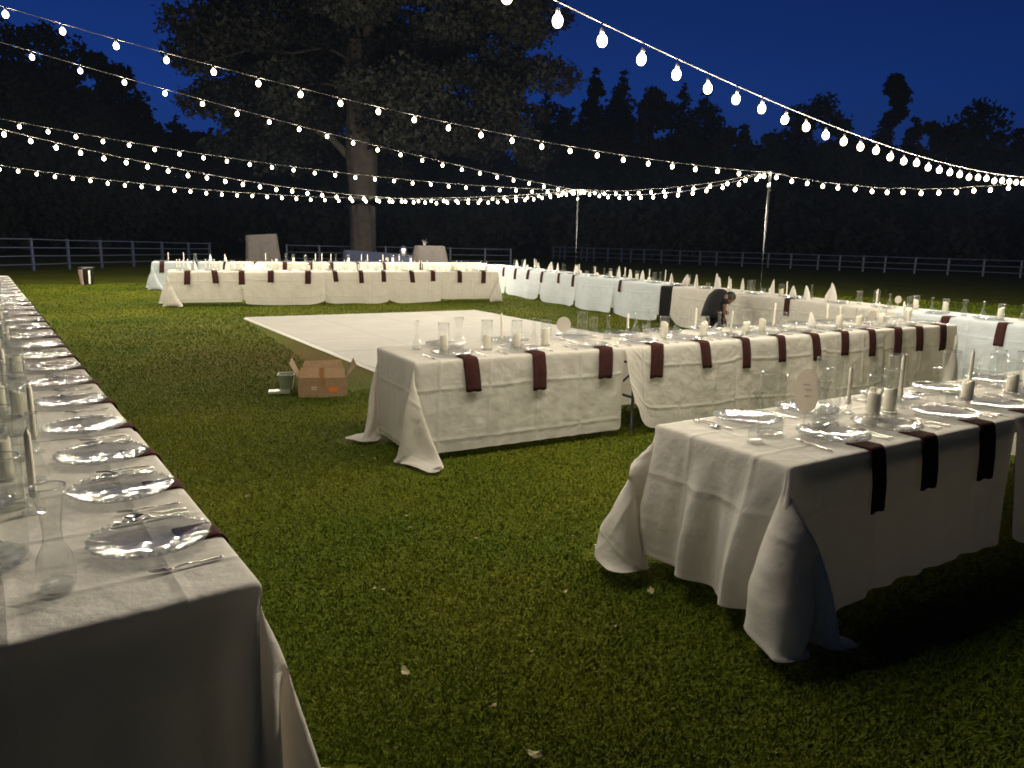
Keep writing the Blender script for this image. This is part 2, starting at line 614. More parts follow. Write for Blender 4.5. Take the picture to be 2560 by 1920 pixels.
cents = [c for c, r in tips if not (abs(c[0]) < 1.0 and c[2] < 8.5 and c[1] < 0)]
rads = [r for c, r in tips if not (abs(c[0]) < 1.0 and c[2] < 8.5 and c[1] < 0)]
link('crown', leaf_cloud('crown', cents, rads, 240000, 0.22, 'needles', 0.6, 3), tree)

TREES = [(7.7, 80, 18.3, 1.8, 'con'), (10.9, 82, 18.8, 2.1, 'con'), (12.9, 76, 15.5, 2.5, 'rnd'), (17.4, 84, 17.7, 2.0, 'con'), (20.8, 88, 18.7, 2.4, 'con'), (22.4, 78, 13.2, 1.3, 'con'), (19.6, 74, 11.9, 1.8, 'rnd'), (24.2, 76, 11.6, 2.0, 'rnd'), (31.8, 86, 16.9, 3.9, 'rnd'), (32.8, 80, 13.7, 2.1, 'rnd'), (38.6, 82, 18.4, 1.5, 'lol'), (36.9, 80, 14.4, 1.7, 'con'), (41.9, 84, 15.4, 1.3, 'con'), (40.7, 78, 13.6, 1.7, 'rnd'), (43.6, 80, 13.5, 1.7, 'rnd'), (43.8, 76, 16.0, 3.6, 'con'), (50.8, 80, 14.0, 2.1, 'con'), (31.5, 72, 10.9, 2.3, 'rnd'), (4.9, 78, 14.7, 2.1, 'con'), (3.2, 84, 16.5, 2.7, 'con'), (-33.9, 58, 15.8, 4.2, 'rnd'), (-31.7, 62, 15.4, 2.8, 'rnd'), (-40.0, 60, 16.8, 4.5, 'rnd'), (-31.4, 66, 13.4, 2.2, 'con'), (-29.2, 64, 10.2, 1.7, 'con'), (-30.0, 70, 11.6, 2.3, 'con'), (-33.0, 52, 11.4, 3.1, 'rnd'), (-29.5, 54, 10.6, 3.5, 'rnd'), (53.8, 78, 16.0, 3.3, 'con'), (-26.4, 66, 9.6, 2.5, 'rnd'), (-24.4, 72, 10.1, 2.7, 'rnd')]
KN = {'con': 'dark narrow conifer', 'rnd': 'dark round-crowned tree', 'lol': 'bare-stemmed pine with small high crown'}
tl = sorted(range(len(TREES)), key=lambda i: TREES[i][0] / TREES[i][1])
cnt = {}
for i in tl:
    (x, y, h, r, k) = TREES[i]
    side = 'left of the big pine' if x < -8 else 'right of the big pine'
    key = (side, k)
    cnt[key] = cnt.get(key, 0) + 1
    if k == 'lol':
        lab = 'slim bare-stemmed pine with small high crown standing above the right treeline'
    else:
        lab = '%s %s, %s from the left against the dusk sky' % (KN[k], side, ORDL[cnt[key] - 1])
    e = empty('conifer_tree' if k != 'rnd' else 'broadleaf_tree', (x, y, 0), 0, lab, 'tree', 'trees of the far treeline')
    tk = MB()
    tk.tube([(0, 0, -.1), (0, 0, h * .5), (0, 0, h * .93)], [max(.2, r * .12), max(.15, r * .09), .07], 7)
    link('trunk', tk.build('trunk', 'bark_far'), e)
    cs, rs = [], []
    lr = random.Random(i * 13 + 1)
    if k == 'con':
        z = h * 0.12
        while z < h - .4:
            f_ = (h - z) / h
            w = r * 1.25 * min(1.0, (f_ * 2.6) ** 0.7) * lr.uniform(.7, 1.1)
            for q in range(3):
                a = lr.uniform(0, 6.28)
                cs.append((cos(a) * w * .5, sin(a) * w * .5, z + lr.uniform(-.3, .3)))
                rs.append(max(.3, w * .6))
            z += max(.5, h * .045)
        n_ = 9000
    elif k == 'rnd':
        for q in range(34):
            a = lr.uniform(0, 6.28)
            zz = lr.uniform(-1, 1)
            ww = sqrt(1 - zz * zz) * lr.uniform(.3, .95)
            cs.append((cos(a) * ww * r * .95, sin(a) * ww * r * .95, h - h * .40 + zz * h * .36))
            rs.append(r * lr.uniform(.26, .42))
        for q in range(18):
            cs.append((lr.uniform(-r, r), lr.uniform(-r, r), lr.uniform(.08, .5) * h))
            rs.append(r * lr.uniform(.3, .5))
        n_ = 14000
    else:
        for q in range(16):
            a = lr.uniform(0, 6.28)
            zz = lr.uniform(-1, 1)
            ww = sqrt(1 - zz * zz) * lr.uniform(.2, .8)
            cs.append((cos(a) * ww * r * .8, sin(a) * ww * r * .8, h - 2.4 + zz * 2.0))
            rs.append(r * lr.uniform(.4, .55))
        n_ = 4500
    link('crown', leaf_cloud('crown', cs, rs, n_, 0.42, 'foliage_far', 0.8, 100 + i), e)
# the mass of woodland on the slope
cs, rs = [], []
wr = random.Random(44)
for k in range(900):
    x = wr.uniform(-75, 95)
    y = wr.uniform(60, 96)
    gh = 12.5 * (1 - math.exp(-max(0, y - 66) / 26.0))
    r = wr.uniform(1.1, 2.4)
    for q in range(3):
        cs.append((x + wr.uniform(-.8, .8), y, gh + wr.uniform(.4, 3.6)))
        rs.append(r)
link('woodland', leaf_cloud('woodland', cs, rs, 130000, 0.7, 'foliage_far', 1.0, 9), kind='stuff', label='dark mass of woodland covering the slope', cat='woodland')

# ------------------------------------------------------------------ paddock fences


def fence(name, A, B, ts, rails, zA, zB, label, pw=0.06):
    A = np.array(A)
    B = np.array(B)
    rz = atan2(B[1] - A[1], B[0] - A[0])
    L = float(np.hypot(*(B - A)))
    e = empty(name, (A[0], A[1], 0), rz, label, 'fence', 'paddock fences')
    for t_ in ts:
        zt = zA + (zB - zA) * t_
        p = MB()
        p.box((0, 0, zt / 2 - .02), (pw * 1.35, pw * 1.35, zt + .08))
        link('post', p.build('post', 'fence_paint', False), e, (t_ * L, 0, 0), rot=(0, rnd.uniform(-.01, .01), 0))
    for r in rails:
        p = MB()
        p.tube([(t_ * L, 0.0 - pw * .9, (zA + (zB - zA) * t_) * r + rnd.uniform(-.008, .008)) for t_ in ts], pw * .42, 6)
        link('rail', p.build('rail', 'rail_paint'), e)


fence('paddock_fence', (-19.1, 26.9), (-15.2, 38.4), [0, .08, .20, .33, .46, .60, .74, .88, 1.0], [.98, .72, .46, .2], 1.25, 1.0,
      'four-rail pale paddock fence at the left edge of the lawn')
fence('paddock_fence', (-11.5, 38.9), (-0.2, 40.8), [0, .14, .29, .43, .57, .72, .88, 1.0], [.97, .64, .32], 0.99, 0.97,
      'three-rail paddock fence behind the pine trunk')
RP = [1374, 1390, 1402, 1443, 1456, 1473, 1507, 1540, 1563, 1595, 1637, 1682, 1731, 1771, 1834, 1897, 1952, 2018, 2071, 2128, 2181, 2254, 2335, 2421, 2512]
Af = np.array([2.57, 56.9])
Bf = np.array([25.74, 40.5])
ts = []
for px in RP:
    k_ = (px - 1280) / 1900.0 / 0.985
    d_ = Bf - Af
    t_ = (k_ * Af[1] - Af[0]) / (d_[0] - k_ * d_[1])
    ts.append(float(t_))
t0, t1_ = ts[0], ts[-1]
A2 = Af + (Bf - Af) * t0
B2 = Af + (Bf - Af) * 1.18
ts = [(t_ - t0) / (1.18 - t0) for t_ in ts] + [.93, 1.0]
fence('paddock_fence', A2, B2, ts, [.97, .62, .27], 0.92, 0.90, 'long three-rail paddock fence running behind the right-hand tables', .075)

# ------------------------------------------------------------------ damp evening air
hz = bpy.data.materials.new('haze')
hz.use_nodes = True
_n = hz.node_tree
for n in list(_n.nodes):
    _n.nodes.remove(n)
_o = _n.nodes.new('ShaderNodeOutputMaterial')
_v = _n.nodes.new('ShaderNodeVolumePrincipled')
_v.inputs['Color'].default_value = (0.40, 0.56, 1.0, 1)
_v.inputs['Density'].default_value = HAZE
_v.inputs['Anisotropy'].default_value = 0.3
_n.links.new(_v.outputs[0], _o.inputs['Volume'])
MATS['haze'] = hz
hb = MB()
hb.box((0, 95, 12), (480, 250, 26))
if HAZE > 0:
    link('haze', hb.build('haze', 'haze', False), kind='stuff', label='thin evening haze over the whole field', cat='haze')

# ------------------------------------------------------------------ rows of tables: frames
ROWS = {'A': ((-.66, 1.87), 125.3, 14.9), 'B': ((1.15, 3.01), 32, 5.6), 'C': ((-.70, 5.41), 29.8, 6.62), 'D': ((-7.45, 16.47), 22.5, 7.65),
        'D2': ((-9.9, 20.97), 21.8, 9.7), 'E': ((-1.1, 23.79), -65, 17.2)}
EOFF = 1.61
W = 0.80
TT = 0.765


def rot(row):
    return radians(ROWS[row][1])


def pos(row, u, v, z=TT):
    O, a, _ = ROWS[row]
    a = radians(a)
    return (O[0] + cos(a) * u - sin(a) * v, O[1] + sin(a) * u + cos(a) * v, z)


# ------------------------------------------------------------------ cloth draping (small position-based solver)


def drape(L, dl, dr, W, dy=0.745, h=0.06, seed=0, cut=None, steps=120, iters=10, noise=0.02, billow=0.0, PULL=2.2, FULL=.03, SLACK=1.12):
    r_ = np.random.RandomState(seed)
    def axis(lo, hi, edges):
        pts_ = set()
        fine = []
        for e_ in edges:
            fine += [e_ - .028, e_ - .008, e_ + .012, e_ + .04]
        cuts = sorted([lo] + [f_ for f_ in fine if lo + .02 < f_ < hi - .02] + [hi])
        out_ = [cuts[0]]
        for a_c, b_c in zip(cuts[:-1], cuts[1:]):
            n_c = max(1, int(round((b_c - a_c) / h)))
            for q_ in range(1, n_c + 1):
                out_.append(a_c + (b_c - a_c) * q_ / n_c)
        return np.array(out_)
    xs = axis(-dl, L + dr, [e_ for e_, on in ((0.0, dl > .1), (L, dr > .1)) if on])
    ys = axis(-dy, W + dy, [0.0, W])
    nx, ny = len(xs), len(ys)
    S, T = np.meshgrid(xs, ys, indexing='ij')
    T0 = T.copy()
    for (cxx, sg, R_) in (cut or []):
        dx_ = np.clip(R_ - np.abs(S - cxx), 0, R_)
        short = R_ - np.sqrt(np.maximum(R_ * R_ - dx_ * dx_, 0))
        fl = (dy - short) / dy
        if sg < 0:
            T = np.where(T0 < 0, T0 * fl, T)
        else:
            T = np.where(T0 > W, W + (T0 - W) * fl, T)
    P = np.stack([S, T, np.full_like(S, TT + .012)], -1)
    P[..., 2] += r_.normal(0, noise * .2, S.shape)
    Q = P.copy()
    x0, x1 = (0.0 if dl > 0.1 else -9.0), (L if dr > 0.1 else L + 9.0)
    rad_ = 0.022
    SHEAR = .03
    w_noise = r_.normal(0, 1, (8, 4))
    dt = 1 / 50.0

    def collide(P, Q):
        # rounded table top
        cx, cyy, cz = (x0 + x1) / 2, W / 2, TT - .4
        hx_, hy_, hz_ = (x1 - x0) / 2 - rad_, W / 2 - rad_, .4 - rad_
        qx, qy, qz = P[..., 0] - cx, P[..., 1] - cyy, P[..., 2] - cz
        ax, ay = np.abs(qx) - hx_, np.abs(qy) - hy_
        azp = qz - hz_
        mx_, my_, mz_ = np.maximum(ax, 0), np.maximum(ay, 0), np.maximum(azp, 0)
        d_out = np.sqrt(mx_ ** 2 + my_ ** 2 + mz_ ** 2)
        inside = (d_out < rad_)
        has = d_out > 1e-6
        g = np.stack([np.sign(qx) * mx_, np.sign(qy) * my_, mz_], -1)
        gn = np.where(has[..., None], g / np.maximum(d_out, 1e-6)[..., None], 0)
        pen = rad_ - d_out
        deep = inside & ~has
        # deep: choose the nearest outside direction
        dz = -azp
        dxx = -ax
        dyy = -ay
        mm = np.minimum(np.minimum(dxx, dyy), dz)
        gn2 = np.zeros_like(g)
        sel = deep & (mm == dz)
        gn2[sel] = (0, 0, 1)
        sel = deep & (mm == dxx) & (mm != dz)
        gn2[..., 0][sel] = np.sign(qx)[sel]
        sel = deep & (mm == dyy) & (mm != dz) & (mm != dxx)
        gn2[..., 1][sel] = np.sign(qy)[sel]
        gn = np.where(deep[..., None], gn2, gn)
        pen = np.where(deep, mm + rad_, pen)
        P += np.where(inside[..., None], gn * pen[..., None], 0)
        fr = inside & (gn[..., 2] > .6)
        P[..., :2] = np.where(fr[..., None], P[..., :2] * .2 + Q[..., :2] * .8, P[..., :2])
        lowm = P[..., 2] < .022
        P[..., 2] = np.where(lowm, .022, P[..., 2])
        fk = GF[0]
        P[..., :2] = np.where(lowm[..., None], P[..., :2] * (1 - fk) + Q[..., :2] * fk, P[..., :2])

    def con(a, b_, rest, k):
        d = P[b_] - P[a]
        l = np.sqrt((d * d).sum(-1)) + 1e-9
        c_ = (0.5 * k * (l - rest) / l)[..., None] * d
        P[a] += c_
        P[b_] -= c_

    sl = slice
    A_ = []
    for par in (0, 1):
        e = ((nx - 1 - par) // 2) * 2 + par
        A_.append(((sl(par, e, 2), sl(None)), (sl(par + 1, e + 1, 2), sl(None)), 0, 1.0))
        e = ((ny - 1 - par) // 2) * 2 + par
        A_.append(((sl(None), sl(par, e, 2)), (sl(None), sl(par + 1, e + 1, 2)), 0, 1.0))
    for par in (0, 1):
        e = ((nx - 1 - par) // 2) * 2 + par
        A_.append(((sl(par, e, 2), sl(0, ny - 1)), (sl(par + 1, e + 1, 2), sl(1, ny)), 0, SHEAR))
        A_.append(((sl(par, e, 2), sl(1, ny)), (sl(par + 1, e + 1, 2), sl(0, ny - 1)), 0, SHEAR))
    for par in (0, 1, 2, 3):
        n2 = max(0, (nx - 2 - par))
        ia = np.arange(par, nx - 2, 4)
        ia2 = np.sort(np.concatenate([ia, ia + 1])) if False else ia
        A_.append(((ia2, sl(None)), (ia2 + 2, sl(None)), 0, .03))
        ja = np.arange(par, ny - 2, 4)
        A_.append(((sl(None), ja), (sl(None), ja + 2), 0, .03))
    GF = [0.0]
    R2 = np.stack([S, T], -1)
    ancx = np.clip(S, 0.0 if dl > .1 else -9, L if dr > .1 else L + 9)
    ancy = np.clip(T, 0, W)
    outv = np.stack([S - ancx, T - ancy], -1)
    outd = np.sqrt((outv ** 2).sum(-1))
    pin = outd < .030
    nrm_ = outv / np.maximum(outd, 1e-6)[..., None]
    re_ = .011
    th_ = np.clip(outd / re_, 0, pi / 2)
    pinpos = np.stack([ancx + nrm_[..., 0] * re_ * np.sin(th_), ancy + nrm_[..., 1] * re_ * np.sin(th_),
                       TT + .003 - re_ * (1 - np.cos(th_)) - np.maximum(outd - re_ * pi / 2, 0)], -1)
    anchor = np.stack([ancx, ancy, np.full_like(ancx, TT + .003)], -1)

    def limit(P):
        d_ = P - anchor
        l_ = np.sqrt((d_ ** 2).sum(-1)) + 1e-9
        f_ = np.minimum(1.0, (outd * SLACK + .004) / l_)
        P[...] = np.where(pin[..., None], pinpos, anchor + d_ * f_[..., None])
    full = 1 + FULL * np.clip((outd - .08) / .35, 0, 1)
    A_ = [(a, b_, np.sqrt(((R2[b_] - R2[a]) ** 2).sum(-1)), k) for (a, b_, _r, k) in A_]
    # extra fullness in the hanging part, measured along the table edge, makes the cloth fall in folds
    A2_ = []
    for (a, b_, rs_, k) in A_:
        d0 = np.abs(R2[b_] - R2[a])
        ox, oy = np.abs(outv[..., 0][a]) > .02, np.abs(outv[..., 1][a]) > .02
        along = np.where(oy & ~ox, d0[..., 0], np.where(ox & ~oy, d0[..., 1], 0)) / np.maximum(rs_, 1e-6)
        A2_.append((a, b_, rs_ * (1 + (full[a] - 1) * along ** 2), k))
    A_ = A2_
    wv_ = np.zeros_like(S)
    for k_ in range(7):
        wv_ += r_.normal() * np.sin((6 + 4.5 * k_) * (S if k_ % 2 else T) + r_.uniform(0, 6) + 2.0 * outd)
    P[..., 2] += .012 * wv_ * np.clip(outd / .2, 0, 1)
    Q = P.copy()
    for st in range(steps):
        GF[0] = 0.02 if st < steps * .8 else .6
        vel = (P - Q) * (0.965 if st < steps * .7 else .90)
        Q = P.copy()
        P = P + vel
        P[..., 2] -= 9.8 * dt * dt
        hang = np.clip((TT - .05 - P[..., 2]) / .3, 0, 1) * PULL * dt * dt
        P[..., 1] += np.where(P[..., 1] < 0, hang, 0) - np.where(P[..., 1] > W, hang, 0)
        P[..., 0] += (np.where(P[..., 0] < 0, hang, 0) if dl > .1 else 0) - (np.where(P[..., 0] > L, hang, 0) if dr > .1 else 0)
        if billow and st < steps * .6:
            ph = sum(w_noise[k, 0] * np.sin((k + 1.5) * 1.7 * S + w_noise[k, 1] * 3 + (k % 3) * T * w_noise[k, 2] * 2) for k in range(8))
            out = np.where(T < 0, -1.0, np.where(T > W, 1.0, 0.0))
            P[..., 1] += out * ph * billow * 2e-4
            outx = np.where(S < 0, -1.0, np.where(S > L, 1.0, 0.0))
            ph2 = sum(w_noise[k, 3] * np.sin((k + 1.5) * 1.9 * T + w_noise[k, 1] * 5) for k in range(8))
            P[..., 0] += outx * ph2 * billow * 2e-4
        for it in range(iters):
            for (a, b_, rest, k) in A_:
                con(a, b_, rest, k)
            if dl < 0.1:
                P[0, :, 0] = S[0, :, ]
            if dr < 0.1:
                P[-1, :, 0] = S[-1, :]
            if it % 3 == 2:
                limit(P)
                collide(P, Q)
        collide(P, Q)
        limit(P)
    mask = np.ones(S.shape, bool)
    return S, T, P, mask


def cloth_object(name, data, material, mirror=None, **kw):
    S, T, P, mask = data
    P = P.copy()
    if mirror is not None:
        P[..., 0] = mirror - P[..., 0]
    nx, ny = S.shape
    V = P.reshape(-1, 3)
    F = []
    for i in range(nx - 1):
        for j in range(ny - 1):
            if mask[i, j] and mask[i + 1, j] and mask[i, j + 1] and mask[i + 1, j + 1]:
                q = (i * ny + j, (i + 1) * ny + j, (i + 1) * ny + j + 1, i * ny + j + 1)
                F.append(q if mirror is None else q[::-1])
    me = mesh(name, V, F, material, True, np.stack([S.ravel(), T.ravel()], 1))
    o = link(name, me, **kw)
    md = o.modifiers.new('smooth', 'SUBSURF')
    md.levels = md.render_levels = 1
    return o


def panel_cloth(L, W, seed, curl=(1, 1), near=False, drop=0.745):
    """Middle cloth of a row: flat on the tables, hanging front and back, slightly wavy with turned-up hem corners."""
    r_ = random.Random(seed)
    n = 30
    prof = [(-0.03, 0.0), (-0.012, -.002), (0.002, -.012), (0.010, -.03)]
    hs = [0.06, .12, .2, .3, .4, .5, .6, .68, .745]
    V, UVs = [], []
    ph = [r_.uniform(0, 6.28) for _ in range(6)]
    fr = [r_.uniform(3, 5), r_.uniform(6, 9), r_.uniform(11, 15)]

    def side(sgn):
        rows_ = []
        for i in range(n + 1):
            x = L * i / n
            ce = 0.0
            if curl[0]:
                ce += 0.20 * curl[0] * math.exp(-(x / .16) ** 1.5)
            if curl[1]:
                ce += 0.20 * curl[1] * math.exp(-((L - x) / .16) ** 1.5)
            colv = []
            for (o_, z_) in prof:
                colv.append((x, -o_ if sgn < 0 else W + o_, TT + z_ + .003))
            for hh in hs:
                t_ = hh / .745
                wv = (sin(fr[0] * x + ph[0] + sgn) * .5 + sin(fr[1] * x + ph[1] + t_ * 1.2) * .3 + sin(fr[2] * x + ph[2] - t_ * 2) * .15)
                out = .012 + t_ * .040 + .050 * wv * t_ ** 1.3 + ce * .12 * t_
                dz = hh * drop / .745
                z = TT - dz * (1 - ce * t_)
                z += 0.012 * sin(fr[0] * x + ph[3]) * t_ ** 3
                tuck = .03 * t_ * (math.exp(-(x / .1) ** 2) * curl[0] - math.exp(-((L - x) / .1) ** 2) * curl[1])
                colv.append((x + tuck, -out if sgn < 0 else W + out, max(.012, z)))
            rows_.append(colv)
        return rows_
    A_ = side(-1)
    B_ = side(1)
    cols = len(A_[0])
    grid = []
    for i in range(n + 1):
        line = list(reversed(A_[i]))
        x = L * i / n
        for k in range(1, 7):
            line.append((x, W * k / 7, TT + .003 + r_.uniform(-.0008, .0012)))
        line += B_[i]
        grid.append(line)
    m_ = len(grid[0])
    V = [v for l in grid for v in l]
    tcoord = []
    for i, l in enumerate(grid):
        acc = 0
        prev = None
        for v in l:
            if prev:
                acc += sqrt((v[1] - prev[1]) ** 2 + (v[2] - prev[2]) ** 2)
            prev = v
            tcoord.append((v[0], acc))
    F = [(i * m_ + j, (i + 1) * m_ + j, (i + 1) * m_ + j + 1, i * m_ + j + 1) for i in range(n) for j in range(m_ - 1)]
    return V, F, tcoord


def place_cloth_panel(row, u0, L, seed, material, label, curl=(1, 1), lift=0.0, drop=.745):
    V, F, uv_ = panel_cloth(L, W, seed, curl, drop=drop)
    me = mesh('tablecloth', V, F, material, True, uv_)
    x, y, z = pos(row, u0, 0, lift)
    o = link('tablecloth', me, None, (x, y, z), rot(row), label=label, cat='tablecloth', group='white tablecloths on the long tables')
    md = o.modifiers.new('smooth', 'SUBSURF')
    md.levels = md.render_levels = 1
    return o


def place_cloth_sim(row, data, u0, material, label, mirror=None, lift=0.0):
    S_, T_, P_, m__ = data
    low = P_[P_[..., 2] < .06]
    for q in low:
        w_ = pos(row, u0 + ((mirror - q[0]) if mirror is not None else q[0]), q[1], 0)
        SIM_GROUND.append((w_[0], w_[1]))
    x, y, z = pos(row, u0, 0, lift)
    return cloth_object('tablecloth', data, material, mirror, loc=(x, y, z), rz=rot(row), label=label, cat='tablecloth',
                        group='white tablecloths on the long tables')


simA = drape(1.83, .66, 0, W, .65, .05, seed=3, steps=230, iters=12, PULL=.4, cut=[(-.66, -1, .25), (-.66, 1, .25)], billow=1.5)
simB = drape(1.83, .65, 0, W, .67, .05, seed=11, steps=230, iters=12, PULL=-.2, cut=[(-.64, -1, .36), (-.64, 1, .44)], billow=3.5, FULL=.05)
simC = drape(1.89, .68, 0, W, .68, .05, seed=5, steps=230, iters=12, PULL=.3, cut=[(1.89, -1, .45), (1.89, 1, .35), (-.67, -1, .12), (-.67, 1, .12)], billow=2.2, FULL=.04)
simD = drape(1.5, .67, 0, W, .66, .065, seed=8, steps=220, iters=12, PULL=.4, cut=[(-.67, -1, .2), (-.67, 1, .2)], billow=2.0)
SIM_GROUND = []


def ruffle(data, flare, pleat, seed, front=0.5, lift=0.0):
    """loosen a draped sheet: the hanging sides belly outwards a little and break into irregular vertical folds."""
    S_, T_, P_, mk = data
    r_ = np.random.RandomState(seed)
    P_ = P_.copy()
    t_ = np.clip((TT - .03 - P_[..., 2]) / .70, 0, 1)
    f1, f2, f3 = r_.uniform(9, 12), r_.uniform(19, 25), r_.uniform(33, 39)
    p1, p2, p3, p4 = r_.uniform(0, 6.3, 4)
    endw = np.clip(-P_[..., 0] / .05, 0, 1)
    y_ = P_[..., 1].copy()
    x_ = P_[..., 0].copy()

    def ridge(q):
        return 1 - 2 * np.abs(np.sin(q)) ** .7
    fold = ridge(.5 * (f1 * y_ + p1 + 1.2 * t_)) * .6 + ridge(.5 * (f2 * y_ + p2 - 1.6 * t_)) * .35 + np.sin(f3 * y_ + p3) * .1
    P_[..., 0] -= endw * (flare * np.sin(np.minimum(t_ * 1.15, 1) * pi * .62) + pleat * fold * t_ ** 1.2)
    near = np.exp(-(np.maximum(x_, 0) / .42) ** 2)
    foldx = ridge(.5 * (f1 * 1.1 * x_ + p4 + 2.5 * t_)) * .6 + ridge(.5 * (f2 * x_ + p1 + 1.5 * t_)) * .3
    side = np.clip((-y_) / .03, 0, 1) - np.clip((y_ - W) / .03, 0, 1)
    P_[..., 1] -= side * (flare * front * near * np.sin(np.minimum(t_, 1) * pi * .6) + pleat * (foldx * (.25 + .75 * near)) * t_ ** 1.3)
    P_[..., 2] += lift * endw * t_ ** 2 * (.6 + .4 * np.sin(7 * y_ + p2))
    P_[..., 2] = np.maximum(P_[..., 2], .02 + .012 * np.abs(np.sin(31 * x_ + 17 * y_)) * (t_ > .95))
    return S_, T_, P_, mk


simA = ruffle(simA, .05, .020, 2)
simB = ruffle(simB, .15, .045, 5, .9, .07)
simC = ruffle(simC, .03, .034, 9, .3)
simD = ruffle(simD, .05, .028, 4)

place_cloth_sim('A', simA, 0, 'linen', 'white tablecloth over the nearest end of the left row, bottom left corner')
ROWN = {'A': 'left row', 'B': 'right front row', 'C': 'middle row', 'D': 'far row', 'D2': 'rearmost row', 'E': 'far right row'}
for k in range(1, 8):
    place_cloth_panel('A', 1.83 * k, 1.85 if k < 7 else 2.09, 20 + k, 'linen', 'white tablecloth on the left row, %s from its near end' % ORD[k], (.0, .3), .001 * (k % 2) + .001)
place_cloth_sim('B', simB, 0, 'linen', 'white tablecloth with billowing end folds on the left end of the right front row')
place_cloth_panel('B', 1.835, 1.85, 31, 'linen', 'white tablecloth second from the left on the right front row', (.6, .6), .002)
place_cloth_panel('B', 3.69, 1.85, 32, 'linen', 'white tablecloth at the right edge of the photo, right front row', (.6, .6), .003)
place_cloth_sim('C', simC, 0, 'linen', 'white tablecloth pooling on the grass at the left end of the middle row')
place_cloth_panel('C', 1.895, 1.305, 41, 'linen', 'white tablecloth just right of the gap showing table legs, middle row', (1.9, .15), .001)
place_cloth_panel('C', 3.18, 1.25, 42, 'linen', 'white tablecloth third from the left on the middle row', (.1, .2), .003)
place_cloth_panel('C', 4.40, .95, 43, 'linen', 'white tablecloth with bunched seam, fourth from the left on the middle row', (.1, .1), .0045)
place_cloth_sim('C', simD, 6.68, 'linen', 'white tablecloth draped over the right end of the middle row', mirror=0.0, lift=.002)
place_cloth_sim('D', simD, 0, 'linen', 'white tablecloth spreading onto the grass at left end of the far row', lift=.002)
dd = [1.55, 3.3, 4.78, 6.1]
for k in range(3):
    place_cloth_panel('D', dd[k], dd[k + 1] - dd[k] + .02, 50 + k, 'linen', 'white tablecloth on the far row behind the dance floor, %s from its left' % ORDL[k + 1], (.15 + .2 * k, .5 - .15 * k), .001 * k + .001)
place_cloth_sim('D', simD, 7.62, 'linen', 'white tablecloth draped over the right end of the far row', mirror=0.0, lift=.003)
place_cloth_sim('D2', simD, 0, 'linen_bluish_lit', 'white tablecloth tinted as bluish-lit at the left end of the rearmost row')
for k in range(5):
    place_cloth_panel('D2', 1.5 + 1.64 * k, 1.66, 60 + k, 'linen', 'white tablecloth on the rearmost row, %s from its left' % ORDL[k + 1], (.3, .3), .001 * k + .001)
ee = [0.0, 2.15, 4.26, 6.19, 7.82, 9.51]
EN = ['at the far left corner of the far right row', 'second from the left on the far right row', 'third from the left on the far right row',
      'fourth from the left on the far right row', 'just left of the black gap on the far right row']
for k in range(5):
    place_cloth_panel('E', ee[k], ee[k + 1] - ee[k] - .01, 70 + k, 'linen_bluish_lit', 'white tablecloth tinted as bluish-lit ' + EN[k], (.5 - .1 * k, .25 + .12 * (k % 3)), .001 * (k % 3))
place_cloth_panel('E', 9.52, .40, 77, 'gap_shade', 'black sheet painting the shade in the gap between two white tablecloths', (0, 0), -.012, .72)
place_cloth_panel('E', 9.90, 3.05, 78, 'linen', 'white tablecloth where the person in black leans on the far right row', (1.3, .2), .001)
place_cloth_panel('E', 12.95, 1.95, 79, 'linen', 'white tablecloth behind the right end of the middle row', (.3, .3), .002)
place_cloth_panel('E', 14.88, 2.4, 80, 'linen_bluish_lit', 'white tablecloth tinted as bluish-lit at the right edge on the far right row', (.4, .3), .003)

# grass blades, denser towards the terrace of tables in front
NB = 460000
th = npr.uniform(radians(90 - 44), radians(90 + 44), NB)
rr_ = 1.3 * np.exp(npr.uniform(0, math.log(26 / 1.3), NB))
bx = rr_ * np.cos(th)
by = rr_ * np.sin(th)
FL_A = np.array([-5.15, 14.59])
fu = np.array([cos(radians(27.9)), sin(radians(27.9))])
fw = np.array([sin(radians(27.9 + 3.5)), -cos(radians(27.9 + 3.5))])
fw = np.array([0.543, -0.84])
fw = fw / np.linalg.norm(fw)
rel = np.stack([bx, by], 1) - FL_A
a_ = rel @ fu
b_ = rel @ fw
cell = set()
for (gx_, gy_) in SIM_GROUND:
    for ox in (-1, 0, 1):
        for oy in (-1, 0, 1):
            cell.add((int(math.floor(gx_ / .04)) + ox) * 100003 + int(math.floor(gy_ / .04)) + oy)
cell = np.array(sorted(cell))
key = np.floor(bx / .04).astype(np.int64) * 100003 + np.floor(by / .04).astype(np.int64)
keep = ~np.isin(key, cell)
keep &= ~((a_ > -0.05) & (a_ < 4.95) & (b_ > -0.05) & (b_ < 7.4))
bx, by, rr_ = bx[keep], by[keep], rr_[keep]
NB = len(bx)
az = npr.uniform(0, 2 * pi, NB)
hgt = npr.uniform(0.010, 0.030, NB) * (0.8 + 0.02 * rr_)
wd = 0.0015 + 0.00075 * rr_
lean = npr.uniform(0, 0.035, NB)
laz = npr.uniform(0, 2 * pi, NB)
bv = np.zeros((NB, 3, 3))
bv[:, 0, 0] = bx - wd * np.cos(az)
bv[:, 0, 1] = by - wd * np.sin(az)
bv[:, 1, 0] = bx + wd * np.cos(az)
bv[:, 1, 1] = by + wd * np.sin(az)
bv[:, 2, 0] = bx + lean * np.cos(laz)
bv[:, 2, 1] = by + lean * np.sin(laz)
bv[:, 2, 2] = hgt
bv[:, :2, 2] = -0.002
link('grass', fast_mesh('grass', bv.reshape(-1, 3), np.arange(NB * 3).reshape(-1, 3), 'blade'), kind='stuff',
     label='short green mown grass covering the lawn', cat='grass')

